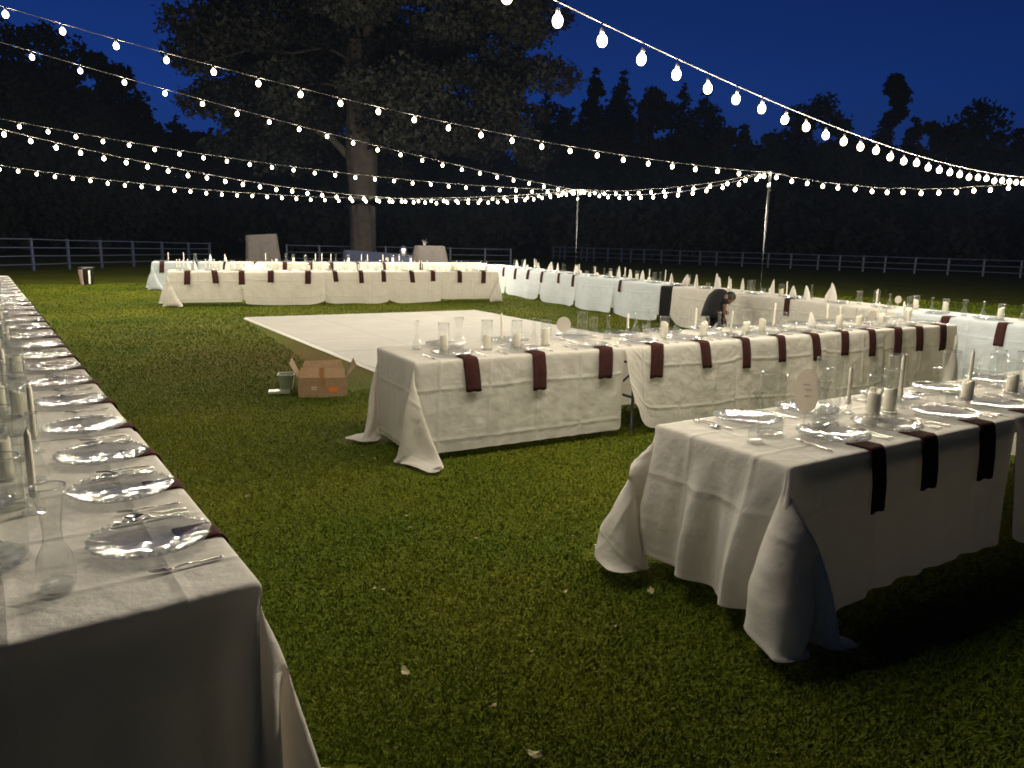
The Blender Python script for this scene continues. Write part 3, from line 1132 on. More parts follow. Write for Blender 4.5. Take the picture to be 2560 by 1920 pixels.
# folding tables seen in the gap of the middle row
for (row_, u0, u1, lab) in (('C', 0.04, 1.86, 'folding table with dark metal legs under the left end of the middle row'),
                            ('C', 1.95, 3.77, 'folding table with dark legs showing in the gap of the middle row'),
                            ('A', 0.03, 1.84, 'folding table under the cloth at the near end of the left row'),
                            ('A', 1.87, 3.68, 'second folding table from the near end, under the left row cloths'),
                            ('B', 0.03, 1.84, 'folding table under the cloth at the left end of the right front row'),
                            ('B', 1.87, 3.68, 'second folding table from left, under the right front row cloths')):
    x, y, z = pos(row_, u0, 0, 0)
    e = empty('folding_table', (x, y, 0), rot(row_), lab, 'table', 'folding tables under the cloths')
    L = u1 - u0
    p = MB()
    p.box((L / 2, W / 2, TT - .026), (L - .02, W - .03, .040))
    p.box((L / 2, .05, TT - .075), (L - .10, .02, .055))
    p.box((L / 2, W - .05, TT - .075), (L - .10, .02, .055))
    link('tabletop', p.build('tabletop', 'plastic_top', False), e)
    for sx in (.14, L - .14):
        for sy in (.1, W - .1):
            p = MB()
            p.tube([(sx, sy, .0), (sx, sy, TT - .05)], .014, 8)
            link('leg', p.build('leg', 'metal_dark'), e)
        p = MB()
        p.tube([(sx, .1, .30), (sx, W - .1, .30)], .012, 8)
        p.tube([(sx, .1, .60), (sx, W - .1, .60)], .010, 8)
        link('crossbar', p.build('crossbar', 'metal_dark'), e)
        p = MB()
        p.tube([(sx, W / 2, .30), (L / 2 + (.2 if sx > 1 else -.2), W / 2, TT - .06)], .009, 6)
        link('brace', p.build('brace', 'metal_dark'), e)

# ------------------------------------------------------------------ tableware meshes
pm = MB()
nseg = 84
pr_ = [(0, .006), (.085, .006), (.098, .010), (.108, .013), (.130, .016), (.150, .021), (.160, .024), (.163, .020), (.158, .016), (.10, .004), (.0, .002)]
ripple_n = 21
pm.lathe(pr_, nseg, ripple=[0, 0, 0, 0.012, .026, .05, .055, .045, 0, 0, 0])
for i_, v_ in enumerate(pm.v):
    if sqrt(v_[0] ** 2 + v_[1] ** 2) > .1 and v_[2] > .012:
        pm.v[i_] = (v_[0], v_[1], v_[2] + rnd.uniform(-.0010, .0010))
PLATE_BODY = pm.build('plate', 'plate_glass', True)
pb = MB()
for i in range(42):
    a = 2 * pi * i / 42
    c = (.160 * cos(a), .160 * sin(a), .0245)
    r0 = .0085
    vs = [(c[0] + r0, c[1], c[2]), (c[0] - r0, c[1], c[2]), (c[0], c[1] + r0, c[2]), (c[0], c[1] - r0, c[2]), (c[0], c[1], c[2] + r0 * .8), (c[0], c[1], c[2] - r0 * .8)]
    pb.add(vs, [(0, 2, 4), (2, 1, 4), (1, 3, 4), (3, 0, 4), (2, 0, 5), (1, 2, 5), (3, 1, 5), (0, 3, 5)])
PLATE_RIM = pb.build('beaded_rim', 'crystal', False)


def cutlery(kind):
    m_ = MB()
    # handle: flat tapered bar with ball beads
    secs = [(0.0, .0045, .0015), (.02, .006, .0022), (.06, .0045, .0018), (.10, .0028, .0016), (.125, .0028, .0018)]
    vs, fs = [], []
    zz = [.004, .005, .006, .009, .006]
    for (x, w, t_), z0 in zip(secs, zz):
        vs += [(x, -w, z0 - t_), (x, w, z0 - t_), (x, w, z0 + t_), (x, -w, z0 + t_)]
    for i in range(len(secs) - 1):
        for k in range(4):
            fs.append((i * 4 + k, i * 4 + (k + 1) % 4, (i + 1) * 4 + (k + 1) % 4, (i + 1) * 4 + k))
    fs.append((0, 3, 2, 1))
    m_.add(vs, fs)
    for x in (.006, .018, .03):
        m_.add([(x + .006, 0, .006), (x - .006, 0, .006), (x, .0055, .006), (x, -.0055, .006), (x, 0, .010)], [(0, 2, 4), (2, 1, 4), (1, 3, 4), (3, 0, 4)])
    if kind == 'fork':
        m_.add([(.125, -.003, .006), (.125, .003, .006), (.150, .012, .004), (.150, -.012, .004), (.125, 0, .009), (.15, 0, .0075)], [(0, 3, 5, 4), (4, 5, 2, 1), (0, 1, 2, 3)])
        for y in (-.0095, -.0032, .0032, .0095):
            m_.add([(.150, y - .002, .0055), (.150, y + .002, .0055), (.195, y + .001, .010), (.195, y - .001, .010), (.150, y, .0075), (.195, y, .0115)], [(0, 1, 4), (0, 3, 5, 4), (4, 5, 2, 1), (0, 1, 2, 3)])
    elif kind == 'spoon':
        vs, fs = [], []
        n_ = 12
        for k in range(n_):
            a = 2 * pi * k / n_
            vs.append((.155 + .032 * cos(a), .019 * sin(a), .009))
        for k in range(n_):
            a = 2 * pi * k / n_
            vs.append((.155 + .018 * cos(a), .011 * sin(a), .0035))
        vs.append((.155, 0, .002))
        for k in range(n_):
            j = (k + 1) % n_
            fs += [(k, j, n_ + j, n_ + k), (n_ + k, n_ + j, 2 * n_)]
        m_.add(vs, fs)
    else:
        m_.add([(.12, -.005, .005), (.12, .006, .005), (.21, .010, .005), (.235, .002, .005), (.235, -.003, .005), (.12, 0, .009), (.22, 0, .0065)],
               [(0, 5, 6, 4), (5, 1, 2, 6), (6, 2, 3), (6, 3, 4), (0, 4, 3, 2, 1)])
    return m_.build(kind, 'cutlery')


FORK, SPOON, KNIFE = cutlery('fork'), cutlery('spoon'), cutlery('knife')
BUD = [(0, .004), (.030, .002), (.040, .010), (.041, .025), (.034, .050), (.022, .085), (.0145, .12), (.0125, .15), (.0135, .19), (.017, .225), (.020, .24), (.0175, .238), (.016, .232)]
m_ = MB(); m_.lathe(BUD, 20); m_.m = 1
m_.tube([(.019 * cos(2 * pi * k / 20), .019 * sin(2 * pi * k / 20), .239) for k in range(21)], .0016, 5, False); m_.lathe([(0, .005), (.034, .006), (.036, .014), (.02, .018), (0, .019)], 12)
BUD_ME = m_.build('bud_vase', ['glass', 'crystal'])
m_ = MB(); m_.lathe([(0, .004), (.034, .003), (.040, .02), (.041, .06), (.034, .09), (.022, .115), (.019, .14), (.022, .175), (.031, .225), (.036, .25), (.033, .247)], 22)
m_.lathe([(.034, .022), (0, .016)], 22)
m_.m = 1; m_.tube([(.035 * cos(2 * pi * k / 22), .035 * sin(2 * pi * k / 22), .249) for k in range(23)], .0018, 5, False); m_.lathe([(0, .006), (.032, .007), (.035, .014), (.02, .02), (0, .021)], 14)
HOUR_ME = m_.build('flared_vase', ['glass', 'crystal'])
m_ = MB(); m_.m = 1; m_.tube([(.0432 * cos(2 * pi * k / 24), .0432 * sin(2 * pi * k / 24), .226) for k in range(25)], .0016, 5, False); m_.tube([(.041 * cos(2 * pi * k / 24), .041 * sin(2 * pi * k / 24), .006) for k in range(25)], .004, 5, False); m_.m = 0; m_.lathe([(0, .003), (.040, .002), (.044, .006), (.044, .225), (.0425, .228), (.041, .223)], 26)
m_.lathe([(.041, .020), (0, .014)], 26)
CYL_ME = m_.build('glass_cylinder', ['glass', 'crystal'])
m_ = MB(); m_.lathe([(0, .003), (.028, .002), (.036, .05), (.040, .09), (.0385, .09), (.034, .05), (.026, .014), (0, .012)], 22)
TUMB_ME = m_.build('tumbler', 'glass')
m_ = MB(); m_.lathe([(0, .002), (.033, .001), (.036, .006), (.022, .013), (.013, .022), (.017, .032), (.011, .044), (.017, .055), (.020, .066), (.014, .068), (.011, .056), (0, .054)], 12)
STICK_ME = m_.build('candlestick', 'crystal', False)


def pillar(h, r, seed):
    lr = random.Random(seed)
    m_ = MB()
    n_ = 18
    prof = [(0, 0), (r * .96, 0), (r, .004), (r, h * .5), (r * .99, h * .93), (r * .9, h), (r * .7, h * .97), (.01, h * .94), (0, h * .94)]
    m_.lathe(prof, n_)
    ph = lr.uniform(0, 6)
    for i, v in enumerate(m_.v):
        x, y, z = v
        if z > h * .9:
            a = atan2(y, x)
            m_.v[i] = (x, y, z + .012 * sin(a + ph) * sqrt(x * x + y * y) / r + .004 * sin(3 * a + ph))
    return m_


PIL, PILW = [], []
for k, (h_, r_) in enumerate(((.12, .033), (.105, .033), (.135, .034), (.085, .032))):
    PIL.append(pillar(h_, r_, k).build('wax_body', 'wax'))
    w_ = MB(); w_.tube([(0, 0, h_ * .93), (.002, 0, h_ + .012)], .0014, 5); PILW.append(w_.build('wick', 'wick'))
m_ = MB(); m_.lathe([(0, 0), (.0105, 0), (.0115, .02), (.0105, .15), (.0095, .205), (.004, .222), (0, .225)], 12); TAPER = m_.build('wax_body', 'wax')
w_ = MB(); w_.tube([(0, 0, .22), (.001, 0, .234)], .0012, 5); TAPERW = w_.build('wick', 'wick')


def cone_me(seed):  # glare around a taper candle in glass, put into a solid white shape
    lr = random.Random(seed)
    m_ = MB()
    n_ = 14
    m_.lathe([(.050, 0), (.056, .02), (.054, .07), (.040, .13), (.026, .175), (.015, .205), (.002, .222)], n_)
    ph = lr.uniform(0, 6)
    bend = lr.uniform(-.05, .05)
    for i, (x, y, z) in enumerate(m_.v):
        a = atan2(y, x)
        q = 1 + .16 * sin(2 * a + ph) + .08 * sin(5 * a + ph * 2)
        f_ = (z / .22) ** 2
        m_.v[i] = (x * q + bend * f_, y * q * .8, z)
    return m_.build('glare_cone', 'white_linen_glare')


CONES = [cone_me(k) for k in range(5)]


def napkin_me(seed, drop=.27, w=.062):
    lr = random.Random(seed)
    pts = [(.115, .0065), (.08, .006), (.03, .006), (.012, .007), (-.004, .002), (-.014, -.012), (-.021, -.04), (-.032, -.10), (-.040, -.16), (-.044, -drop + .03), (-.046, -drop)]
    V, F = [], []
    skew = lr.uniform(-.05, .05)
    n_ = 6
    for i, (y, z) in enumerate(pts):
        t_ = i / (len(pts) - 1)
        for k in range(n_ + 1):
            s_ = k / n_ * 2 - 1
            ww = w * (1 + .06 * t_ * lr.uniform(.6, 1))
            V.append((s_ * ww + skew * max(0, t_ - .3) * 1.4, y - .004 * (1 - s_ * s_) * t_ - .004 * sin(s_ * 4 + skew * 50) * t_, z + (.004 * sin(s_ * 5 + 2) if i == len(pts) - 1 else 0)))
    m_ = n_ + 1
    for i in range(len(pts) - 1):
        for k in range(n_):
            F.append((i * m_ + k, i * m_ + k + 1, (i + 1) * m_ + k + 1, (i + 1) * m_ + k))
    me = mesh('napkin', V, F, 'napkin', True)
    return me


NAPS = [napkin_me(k, .235 + .018 * ((k * 5) % 7) * .5, .052 + .012 * ((k * 3) % 5) / 4) for k in range(13)]


def plate(row, u, v, label, z=TT + .004, s=1.0, tilt=0.0):
    e = empty('glass_plate', pos(row, u, v, z + (.006 if tilt == 0 else .012)), rot(row) + rnd.uniform(0, 6), label, 'plate', 'clear beaded glass plates')
    if s != 1.0:
        e.scale = (s, s, s)
    link('plate_disc', PLATE_BODY, e)
    link('beaded_rim', PLATE_RIM, e)
    return e


def nap(row, u, label, k, sgn=1, lift=.004):
    x, y, z = pos(row, u, 0, TT + lift)
    o = link('napkin', NAPS[(k * 5 + len(row)) % 13], None, (x, y, z), rot(row) + rnd.uniform(-.09, .09), label=label, cat='napkin', group='maroon napkins hanging over the table edges')
    md = o.modifiers.new('thick', 'SOLIDIFY')
    md.thickness = .005
    md.offset = 1
    return o


def cut_set(row, u, v, side, rowtxt, idx, kinds=('fork', 'knife', 'spoon'), endtxt='from the left'):
    a = rot(row) + (pi / 2 if side > 0 else -pi / 2)
    s = 1 if side > 0 else -1
    off = {'fork': -.215, 'knife': .205, 'spoon': .24}
    for k in kinds:
        me = {'fork': FORK, 'knife': KNIFE, 'spoon': SPOON}[k]
        uu = u + s * off[k]
        vv = v - s * .10
        lab = 'silver %s of the %s setting %s, %s' % (k, ORDL[idx], endtxt, rowtxt)
        x, y, z = pos(row, uu, vv, TT + .006)
        link(k, me, None, (x, y, z), a + rnd.uniform(-.07, .07), label=lab, cat=k, group='silver cutlery on the tables')


def candle(row, u, v, kind, label, z=TT + .004, s=1.0, k=0):
    e = empty('pillar_candle' if kind == 'p' else 'taper_candle', pos(row, u, v, z), rnd.uniform(0, 6), label, 'candle', 'ivory candles on the tables')
    if s != 1.0:
        e.scale = (s, s, s) if isinstance(s, float) else s
    if kind == 'p':
        link('wax_body', PIL[k % 4], e)
        link('wick', PILW[k % 4], e)
    else:
        link('wax_body', TAPER, e)
        link('wick', TAPERW, e)
        e.rotation_euler = (rnd.uniform(-.03, .03), rnd.uniform(-.03, .03), 0)
    return e


SIGN_N = [0]


def sign(row, u, v, label, s=1.0, oval=1.0, rz=None, marks=False):
    e = empty('table_sign', pos(row, u, v, TT + .004), (rot(row) if rz is None else rz), label, 'sign', 'round acrylic table signs')
    e.scale = (s, s, s)
    m_ = MB()
    n_ = 28
    zc = .06 + .055 * oval
    for sy in (-.002, .002):
        pass
    vs = [(.052 * cos(2 * pi * i / n_), y_, zc + .055 * oval * sin(2 * pi * i / n_)) for y_ in (-.002, .002) for i in range(n_)]
    fs = [tuple(range(n_)), tuple(reversed(range(n_, 2 * n_)))] + [(i, n_ + i, n_ + (i + 1) % n_, (i + 1) % n_) for i in range(n_)]
    m_.add(vs, fs)
    link('disc', m_.build('disc', 'acrylic', False), e)
    m_ = MB()
    m_.box((0, 0, .035), (.008, .006, .06))
    m_.lathe([(0, 0), (.028, 0), (.030, .004), (.012, .010), (0, .012)], 14)
    link('stand', m_.build('stand', 'crystal'), e)
    if marks:
        m_ = MB()
        for (x0, z0, w_, amp, fq) in ((-.004, zc + .026, .030, .004, 3.2), (.004, zc + .004, .026, .006, 2.3), (.002, zc - .022, .020, .004, 3.0)):
            pts_ = []
            for i in range(15):
                t_ = i / 14
                pts_.append((x0 + (t_ - .5) * w_, -.0035, z0 + amp * sin(t_ * 6.28 * fq) * (1 - .4 * t_)))
            m_.tube(pts_, .0008, 4)
        link('lettering', m_.build('lettering', 'ink'), e)
    return e


TYPE_N = {'bud': ('bud_vase', BUD_ME, 'bud vase', 'slim clear bud vase'), 'hour': ('flared_vase', HOUR_ME, 'vase', 'flared clear glass vase'),
          'tumb': ('tumbler', TUMB_ME, 'glass', 'short clear glass tumbler'), 'cyl': ('glass_cylinder', CYL_ME, 'candle holder', 'empty clear glass cylinder')}
counters = {}


def nth(row, what):
    k = (row, what)
    counters[k] = counters.get(k, -1) + 1
    return ORDL[counters[k]]


def item(row, t, u, v, h=None, extra=None):
    """place one centrepiece object; labels count from the left along each row."""
    R_ = ROWN[row]
    if t in ('bud', 'hour', 'tumb', 'cyl'):
        nm, me, cat, tx = TYPE_N[t]
        base = {'bud': .24, 'hour': .25, 'tumb': .09, 'cyl': .228}[t]
        s = min(1.35, max(.75, (h or base) / base))
        link(nm, me, None, pos(row, u, v, TT + .004), rnd.uniform(0, 6), (1 if t != 'cyl' else min(1.1, s), 1 if t != 'cyl' else min(1.1, s), s),
             label='%s, %s from left on %s' % (tx, nth(row, t), R_), cat=cat, group='clear glassware on the tables')
    elif t in ('cylc', 'cylt'):
        s = min(1.2, max(.85, (h or .23) / .228))
        n_ = nth(row, 'cylc')
        link('glass_cylinder', CYL_ME, None, pos(row, u, v, TT + .004), rnd.uniform(0, 6), (1, 1, s), label='clear glass cylinder holding a candle, %s from left on %s' % (n_, R_),
             cat='candle holder', group='clear glassware on the tables')
        if t == 'cylc':
            candle(row, u, v, 'p', 'ivory pillar candle inside glass cylinder, %s from left on %s' % (n_, R_), z=TT + .017, k=rnd.randint(0, 2))
        else:
            candle(row, u, v, 't', 'ivory taper candle inside glass cylinder, %s from left on %s' % (n_, R_), z=TT + .017)
    elif t == 'low':
        candle(row, u, v, 'p', 'short bare ivory pillar candle, %s from left on %s' % (nth(row, 'low'), R_), k=3)
    elif t == 'taper':
        n_ = nth(row, 'taper')
        link('candlestick', STICK_ME, None, pos(row, u, v, TT + .004), rnd.uniform(0, 6), label='small crystal candlestick, %s from left on %s' % (n_, R_), cat='candlestick',
             group='clear glassware on the tables')
        s = max(.65, min(1.15, ((h or .26) - .055) / .225))
        candle(row, u, v, 't', 'ivory taper candle in crystal stick, %s from left on %s' % (n_, R_), z=TT + .058, s=(1.0, 1.0, s))
    elif t == 'cone':
        s = (h or .2) / .222
        link('glare_cone', CONES[rnd.randint(0, 4)], None, pos(row, u, v, TT + .004), rnd.uniform(0, 6), (rnd.uniform(.65, 1.0), rnd.uniform(.65, 1.0), s * 1.1), label='white cone shaped as taper candle glare, %s from left on %s' % (nth(row, 'cone'), R_),
             cat='napkin', group='white cones shaped as candle glare')
    elif t == 'sign':
        sign(row, u, v, 'round pale acrylic table sign, %s from left on %s' % (nth(row, 'sign'), R_), s=min(1.3, (h or .17) / .17), rz=rot(row) * .0 + .15)


ITEMS_C = [('bud', 0.24, 0.55, 0.23), ('cylc', 0.38, 0.34, 0.23), ('hour', 0.58, 0.48, 0.25), ('cylc', 0.75, 0.32, 0.24), ('taper', 0.96, 0.45, 0.28), ('cylc', 1.02, 0.31, 0.23), ('bud', 1.22, 0.37, 0.24), ('cylc', 1.32, 0.34, 0.22), ('sign', 1.65, 0.57, 0.21), ('cyl', 1.9, 0.64, 0.24), ('cyl', 2.02, 0.63, 0.19), ('bud', 2.08, 0.49, 0.22), ('taper', 2.47, 0.70, 0.2), ('bud', 2.55, 0.68, 0.2), ('tumb', 2.7, 0.70, 0.09), ('bud', 2.43, 0.35, 0.27), ('cylc', 2.63, 0.36, 0.2), ('bud', 2.9, 0.49, 0.25), ('taper', 3.33, 0.70, 0.23), ('cylc', 3.07, 0.30, 0.19), ('bud', 3.54, 0.58, 0.19), ('cylt', 3.42, 0.30, 0.27), ('cylc', 3.61, 0.28, 0.24), ('cylc', 3.85, 0.30, 0.18), ('taper', 4.09, 0.37, 0.29), ('hour', 4.12, 0.27, 0.2), ('bud', 4.27, 0.28, 0.2), ('cone', 4.67, 0.37, 0.16), ('taper', 5.2, 0.6, 0.23), ('taper', 5.21, 0.44, 0.22), ('cylc', 5.02, 0.30, 0.2), ('cylc', 5.35, 0.30, 0.18), ('sign', 5.57, 0.3, 0.17), ('taper', 5.92, 0.47, 0.24), ('cylc', 5.80, 0.34, 0.18), ('taper', 6.32, 0.43, 0.24), ('cylc', 6.45, 0.45, 0.18)]
for (t_, u, v, h) in sorted(ITEMS_C, key=lambda q: q[1]):
    item('C', t_, u, v, h)
ITEMS_E = [('taper', 0.61, 0.52, 0.25), ('bud', .45, .5, .22), ('low', .9, .45, .1), ('taper', 1.09, 0.58, 0.28), ('cone', 0.11, 0.5, 0.19), ('cone', 1.5, .5, .17), ('cone', 2.0, 0.6, 0.21), ('cone', 2.43, 0.6, 0.2), ('low', 2.8, .4, .1), ('bud', 3.1, .45, .2), ('cone', 3.62, 0.51, 0.2), ('low', 4.0, .4, .1), ('tumb', 4.3, .4, .1), ('taper', 4.68, 0.4, 0.22), ('bud', 5.1, .4, .2), ('tumb', 5.35, .35, .1), ('cyl', 5.6, .45, .2), ('cone', 5.8, 0.35, 0.25), ('taper', 5.9, 0.45, 0.27), ('taper', 6.15, 0.41, 0.23), ('cylc', 6.45, .4, .2), ('cone', 6.68, 0.38, 0.21), ('low', 6.9, .4, .1), ('tumb', 7.1, .35, .1), ('bud', 7.3, .4, .22), ('taper', 7.55, 0.34, 0.29), ('cone', 7.8, 0.32, 0.21), ('cone', 8.29, 0.28, 0.21), ('cone', 8.63, 0.28, 0.23), ('tumb', 8.9, .35, .1), ('cone', 9.18, 0.33, 0.27), ('cone', 9.42, 0.41, 0.2), ('cone', 9.78, 0.39, 0.22), ('cyl', 10.05, 0.38, 0.22), ('tumb', 10.3, .4, .1), ('cone', 10.63, 0.28, 0.25), ('taper', 10.92, 0.32, 0.26), ('cone', 11.08, 0.3, 0.18), ('cone', 11.36, 0.32, 0.2), ('cone', 11.9, 0.3, 0.27), ('cyl', 12.3, 0.4, 0.2), ('cylt', 12.45, 0.58, 0.21), ('bud', 12.66, 0.6, 0.18), ('sign', 12.86, 0.52, 0.17), ('hour', 13.21, 0.3, 0.18), ('cylc', 13.11, 0.57, 0.18), ('bud', 13.51, 0.36, 0.2), ('cylc', 13.68, 0.4, 0.19), ('hour', 13.98, 0.35, 0.21), ('bud', 14.15, 0.47, 0.2), ('cylc', 14.46, 0.34, 0.2), ('bud', 14.6, 0.55, 0.2), ('cylc', 14.95, .4, .2)]
for k_ in range(26):
    ITEMS_E.append((('bud', 'cone', 'taper', 'cyl', 'low', 'cylc')[k_ % 6], .35 + k_ * .455 + .07 * sin(k_ * 5.1), .30 + .26 * ((k_ * 7) % 5) / 4, (.22, .20, .26, .21, .1, .2)[k_ % 6]))
for (t_, u, v, h) in sorted(ITEMS_E, key=lambda q: q[1]):
    item('E', t_, u + EOFF, v, h)
ITEMS_D = [('taper', .08, .3), ('taper', .14, .4), ('taper', .22, .25), ('cone', .32, .4), ('cone', 0.46, 0.3), ('taper', 0.67, 0.35), ('taper', 0.75, 0.5), ('taper', 0.85, 0.35), ('cone', 0.97, 0.35), ('cone', 1.12, 0.25), ('cone', 1.28, 0.4), ('cone', 1.42, 0.4), ('cylc', 2.47, 0.3), ('low', 2.8, 0.3), ('taper', 3.02, 0.35), ('cylc', 3.17, 0.4), ('low', 3.63, 0.3), ('taper', 3.8, 0.35), ('cylc', 4.09, 0.35), ('taper', 4.26, 0.4), ('taper', 4.8, 0.4), ('cylc', 4.99, 0.35), ('taper', 5.15, 0.35), ('taper', 5.46, 0.4), ('taper', 5.63, 0.35), ('taper', 5.79, 0.4), ('low', 5.96, 0.3), ('bud', 6.12, 0.4), ('bud', 6.27, 0.4), ('cylc', 6.41, 0.35), ('taper', 6.56, 0.4), ('taper', 6.68, 0.4), ('cyl', 6.82, 0.35), ('low', 6.92, 0.25), ('low', 7.04, 0.45), ('taper', 7.2, 0.4), ('cylc', 7.33, 0.35), ('bud', 2.2, .4), ('bud', 3.4, .45), ('tumb', 4.5, .35)]
for k_ in range(16):
    ITEMS_D.append((('taper', 'cyl', 'cylc', 'bud')[k_ % 4], .3 + k_ * .44 + .06 * sin(k_ * 3.7), .50 + .10 * ((k_ * 3) % 3) / 2))
for (t_, u, v) in sorted(ITEMS_D, key=lambda q: q[1]):
    item('D', t_, u + .1, v, None)
ITEMS_D2 = [('taper', 3.0, 0.4), ('low', 3.29, 0.35), ('hour', 3.57, 0.4), ('cylc', 3.78, 0.4), ('cyl', 4.13, 0.4), ('taper', 4.42, 0.4), ('taper', 4.6, 0.35), ('taper', 4.87, 0.4), ('bud', 5.02, 0.4), ('cylc', 5.4, 0.4), ('taper', 5.78, 0.35), ('taper', 5.98, 0.4), ('taper', 6.44, 0.35), ('sign', 6.56, 0.3), ('cylc', 6.76, 0.4), ('taper', 6.96, 0.4), ('cylc', 7.33, 0.4), ('taper', .4, .4), ('taper', .8, .4), ('cyl', 1.1, .4), ('cone', 1.5, .4), ('cone', 1.9, .4)]
for (t_, u, v) in sorted(ITEMS_D2, key=lambda q: q[1]):
    item('D2', t_, u, v, None)
# row B (closest glassware, real sizes)
item('B', 'bud', .16, .32, .24)


def big_cyl(row, u, v, r, h, label):
    m_ = MB()
    m_.lathe([(0, .004), (r - .004, .002), (r, .008), (r, h - .004), (r - .0015, h), (r - .005, h - .005)], 40)
    m_.lathe([(r - .003, .024), (0, .018)], 40)
    m_.m = 1
    for rr0, z0, t0 in ((r - .001, h - .001, .002), (r - .004, .008, .006)):
        m_.tube([(rr0 * cos(2 * pi * k / 40), rr0 * sin(2 * pi * k / 40), z0) for k in range(41)], t0, 6, False)
    link('glass_cylinder', m_.build('glass_cylinder', ['glass', 'crystal']), None, pos(row, u, v, TT + .004), 0, label=label, cat='candle holder', group='clear glassware on the tables')


big_cyl('B', .33, .38, .060, .30, 'tall wide empty glass cylinder beside the bud vase, right front row')
big_cyl('B', .80, .42, .064, .335, 'tallest wide empty glass cylinder behind the oval sign, right front row')
sign('B', .62, .41, 'large oval beige table sign with script lettering on right front row', s=1.18, oval=1.75, rz=-.25, marks=True)
item('B', 'hour', .68, .36, .24)
for (t_, u, v, h) in [('taper', 1.09, 0.49, 0.26), ('cylc', 1.13, 0.37, 0.23), ('cylc', 1.32, 0.40, 0.24), ('taper', 1.50, 0.45, 0.30), ('bud', 1.73, 0.39, 0.22), ('cylc', 2.03, 0.36, 0.21), ('taper', 2.24, 0.46, 0.28), ('cyl', 2.34, 0.36, 0.26), ('cylc', 2.53, 0.35, 0.21), ('bud', 2.8, .45, .24), ('cylc', 3.1, .4, .22), ('cyl', 1.62, .56, .28), ('cyl', 2.16, .54, .27), ('bud', .98, .55, .25), ('hour', 2.66, .5, .25), ('tumb', 1.86, .36, .1)]:
    item('B', t_, u, v, h)
# row A glassware along its centre line
for (t_, u, v, h) in [('taper', .88, .45, .28), ('bud', 1.22, .42, .26), ('cyl', 1.45, .60, .30), ('taper', 1.66, .40, .29), ('hour', 2.15, .52, .27), ('cylc', 2.5, .5, .28), ('taper', 2.85, .46, .28), ('cyl', 3.3, .48, .28), ('bud', 3.8, .42, .26), ('cylc', 4.4, .44, .27), ('taper', 4.9, .4, .28), ('cyl', 5.6, .42, .27), ('cyl', .50, .53, .30), ('hour', .62, .60, .27), ('cylc', .78, .62, .26), ('cyl', .98, .50, .30), ('bud', 1.10, .63, .27), ('cylc', 1.32, .52, .28), ('cyl', 1.58, .46, .30), ('hour', 1.75, .56, .25), ('cyl', 2.0, .45, .28), ('cylc', 2.35, .42, .28), ('bud', 2.7, .40, .26), ('cyl', 3.05, .40, .28), ('cylc', 3.5, .38, .28), ('cyl', 4.1, .38, .28), ('hour', 4.6, .4, .25), ('cylc', 5.3, .38, .27), ('cyl', 6.0, .37, .26), ('taper', 6.5, .4, .28), ('cylc', 7.0, .38, .25), ('taper', 8.2, .4, .28), ('cylc', 9.4, .4, .25)]:
    item('A', t_, u, v, h)
link('flared_vase', HOUR_ME, None, pos('A', .22, .44, TT + .004), .3, (1.12, 1.12, 1.12), label='clear flared glass vase closest to camera, near end of left row', cat='vase', group='clear glassware on the tables')

# settings -------------------------------------------------
UA = [.41, .93, 1.42, 1.95, 2.56, 3.16, 3.72, 4.27, 4.83, 5.44, 6.09, 6.7, 7.3, 7.9, 8.5, 9.1, 9.7, 10.3, 10.9, 11.5, 12.1, 12.7, 13.3, 13.9]
for i, u in enumerate(UA):
    plate('A', u, .19, 'beaded clear glass plate on the left row, %s from the camera' % ORD[i])
    if i < 16:
        nap('A', u + .02, 'maroon napkin draped over edge of the left row, %s from the camera' % ORD[i], i)
    if i < 11:
        cut_set('A', u, .14, 1, 'left row', i, endtxt='from the near end')
        plate('A', u + .05, .66, 'beaded glass plate on far side of left row, %s from the camera' % ORD[i])
UBf = [.56, .98, 1.51, 2.02, 2.55, 3.1]
for i, u in enumerate(UBf):
    plate('B', u, .20, 'beaded clear glass plate on camera side of right front row, %s from left' % ORDL[i])
    nap('B', u + .03, 'dark maroon napkin hanging off the right front row, %s from left' % ORDL[i], i + 2)
    cut_set('B', u, .15, 1, 'right front row', i)
UBb = [.45, .92, 1.68, 2.2, 2.85]
for i, u in enumerate(UBb):
    plate('B', u, .62, 'beaded clear glass plate on dance-floor side of right front row, %s from left' % ORDL[i])
    cut_set('B', u, .66, -1, 'back of right front row', i)
UC = [0.43, 1.04, 1.7, 2.25, 2.78, 3.3, 3.78, 4.25, 4.72, 5.15, 5.6, 5.97, 6.42]
for i, u in enumerate(UC):
    plate('C', u - .05, .19, 'beaded clear glass plate on camera side of middle row, %s from left' % ORDL[i])
    nap('C', u, 'maroon napkin hanging down the middle row, %s from left' % ORDL[i], i + 1, lift=.008)
    cut_set('C', u - .05, .13, 1, 'middle row', i, ('fork', 'knife'))
    plate('C', u + .1 if u < 6.2 else 6.38, .63, 'beaded clear glass plate on dance-floor side of middle row, %s from left' % ORDL[i])
UD = [0.40, 0.93, 1.5, 2.13, 2.95, 3.54, 4.15, 4.69, 5.36, 5.92, 6.6, 7.24]
for i, u in enumerate(UD):
    nap('D', u, 'maroon napkin hanging on the far row, %s from left' % ORDL[i], i, lift=.008)
    plate('D', u - .03, .19, 'glass plate on near side of far row, %s from left' % ORDL[i])
for i, u in enumerate([0.16, 1.0, 1.8, 2.6, 3.4, 4.12, 4.73, 5.5, 6.29, 7.45]):
    nap('D2', u + .1, 'maroon napkin hanging on the rearmost row, %s from left' % ORDL[i], i + 3, lift=.008)
    plate('D2', u + .1, .19, 'glass plate on near side of rearmost row, %s from left' % ORDL[i])
UE = [.3, 1.12, 1.94, 2.75, 3.63, 4.38, 6.44, 11.27, 14.0, 14.72]
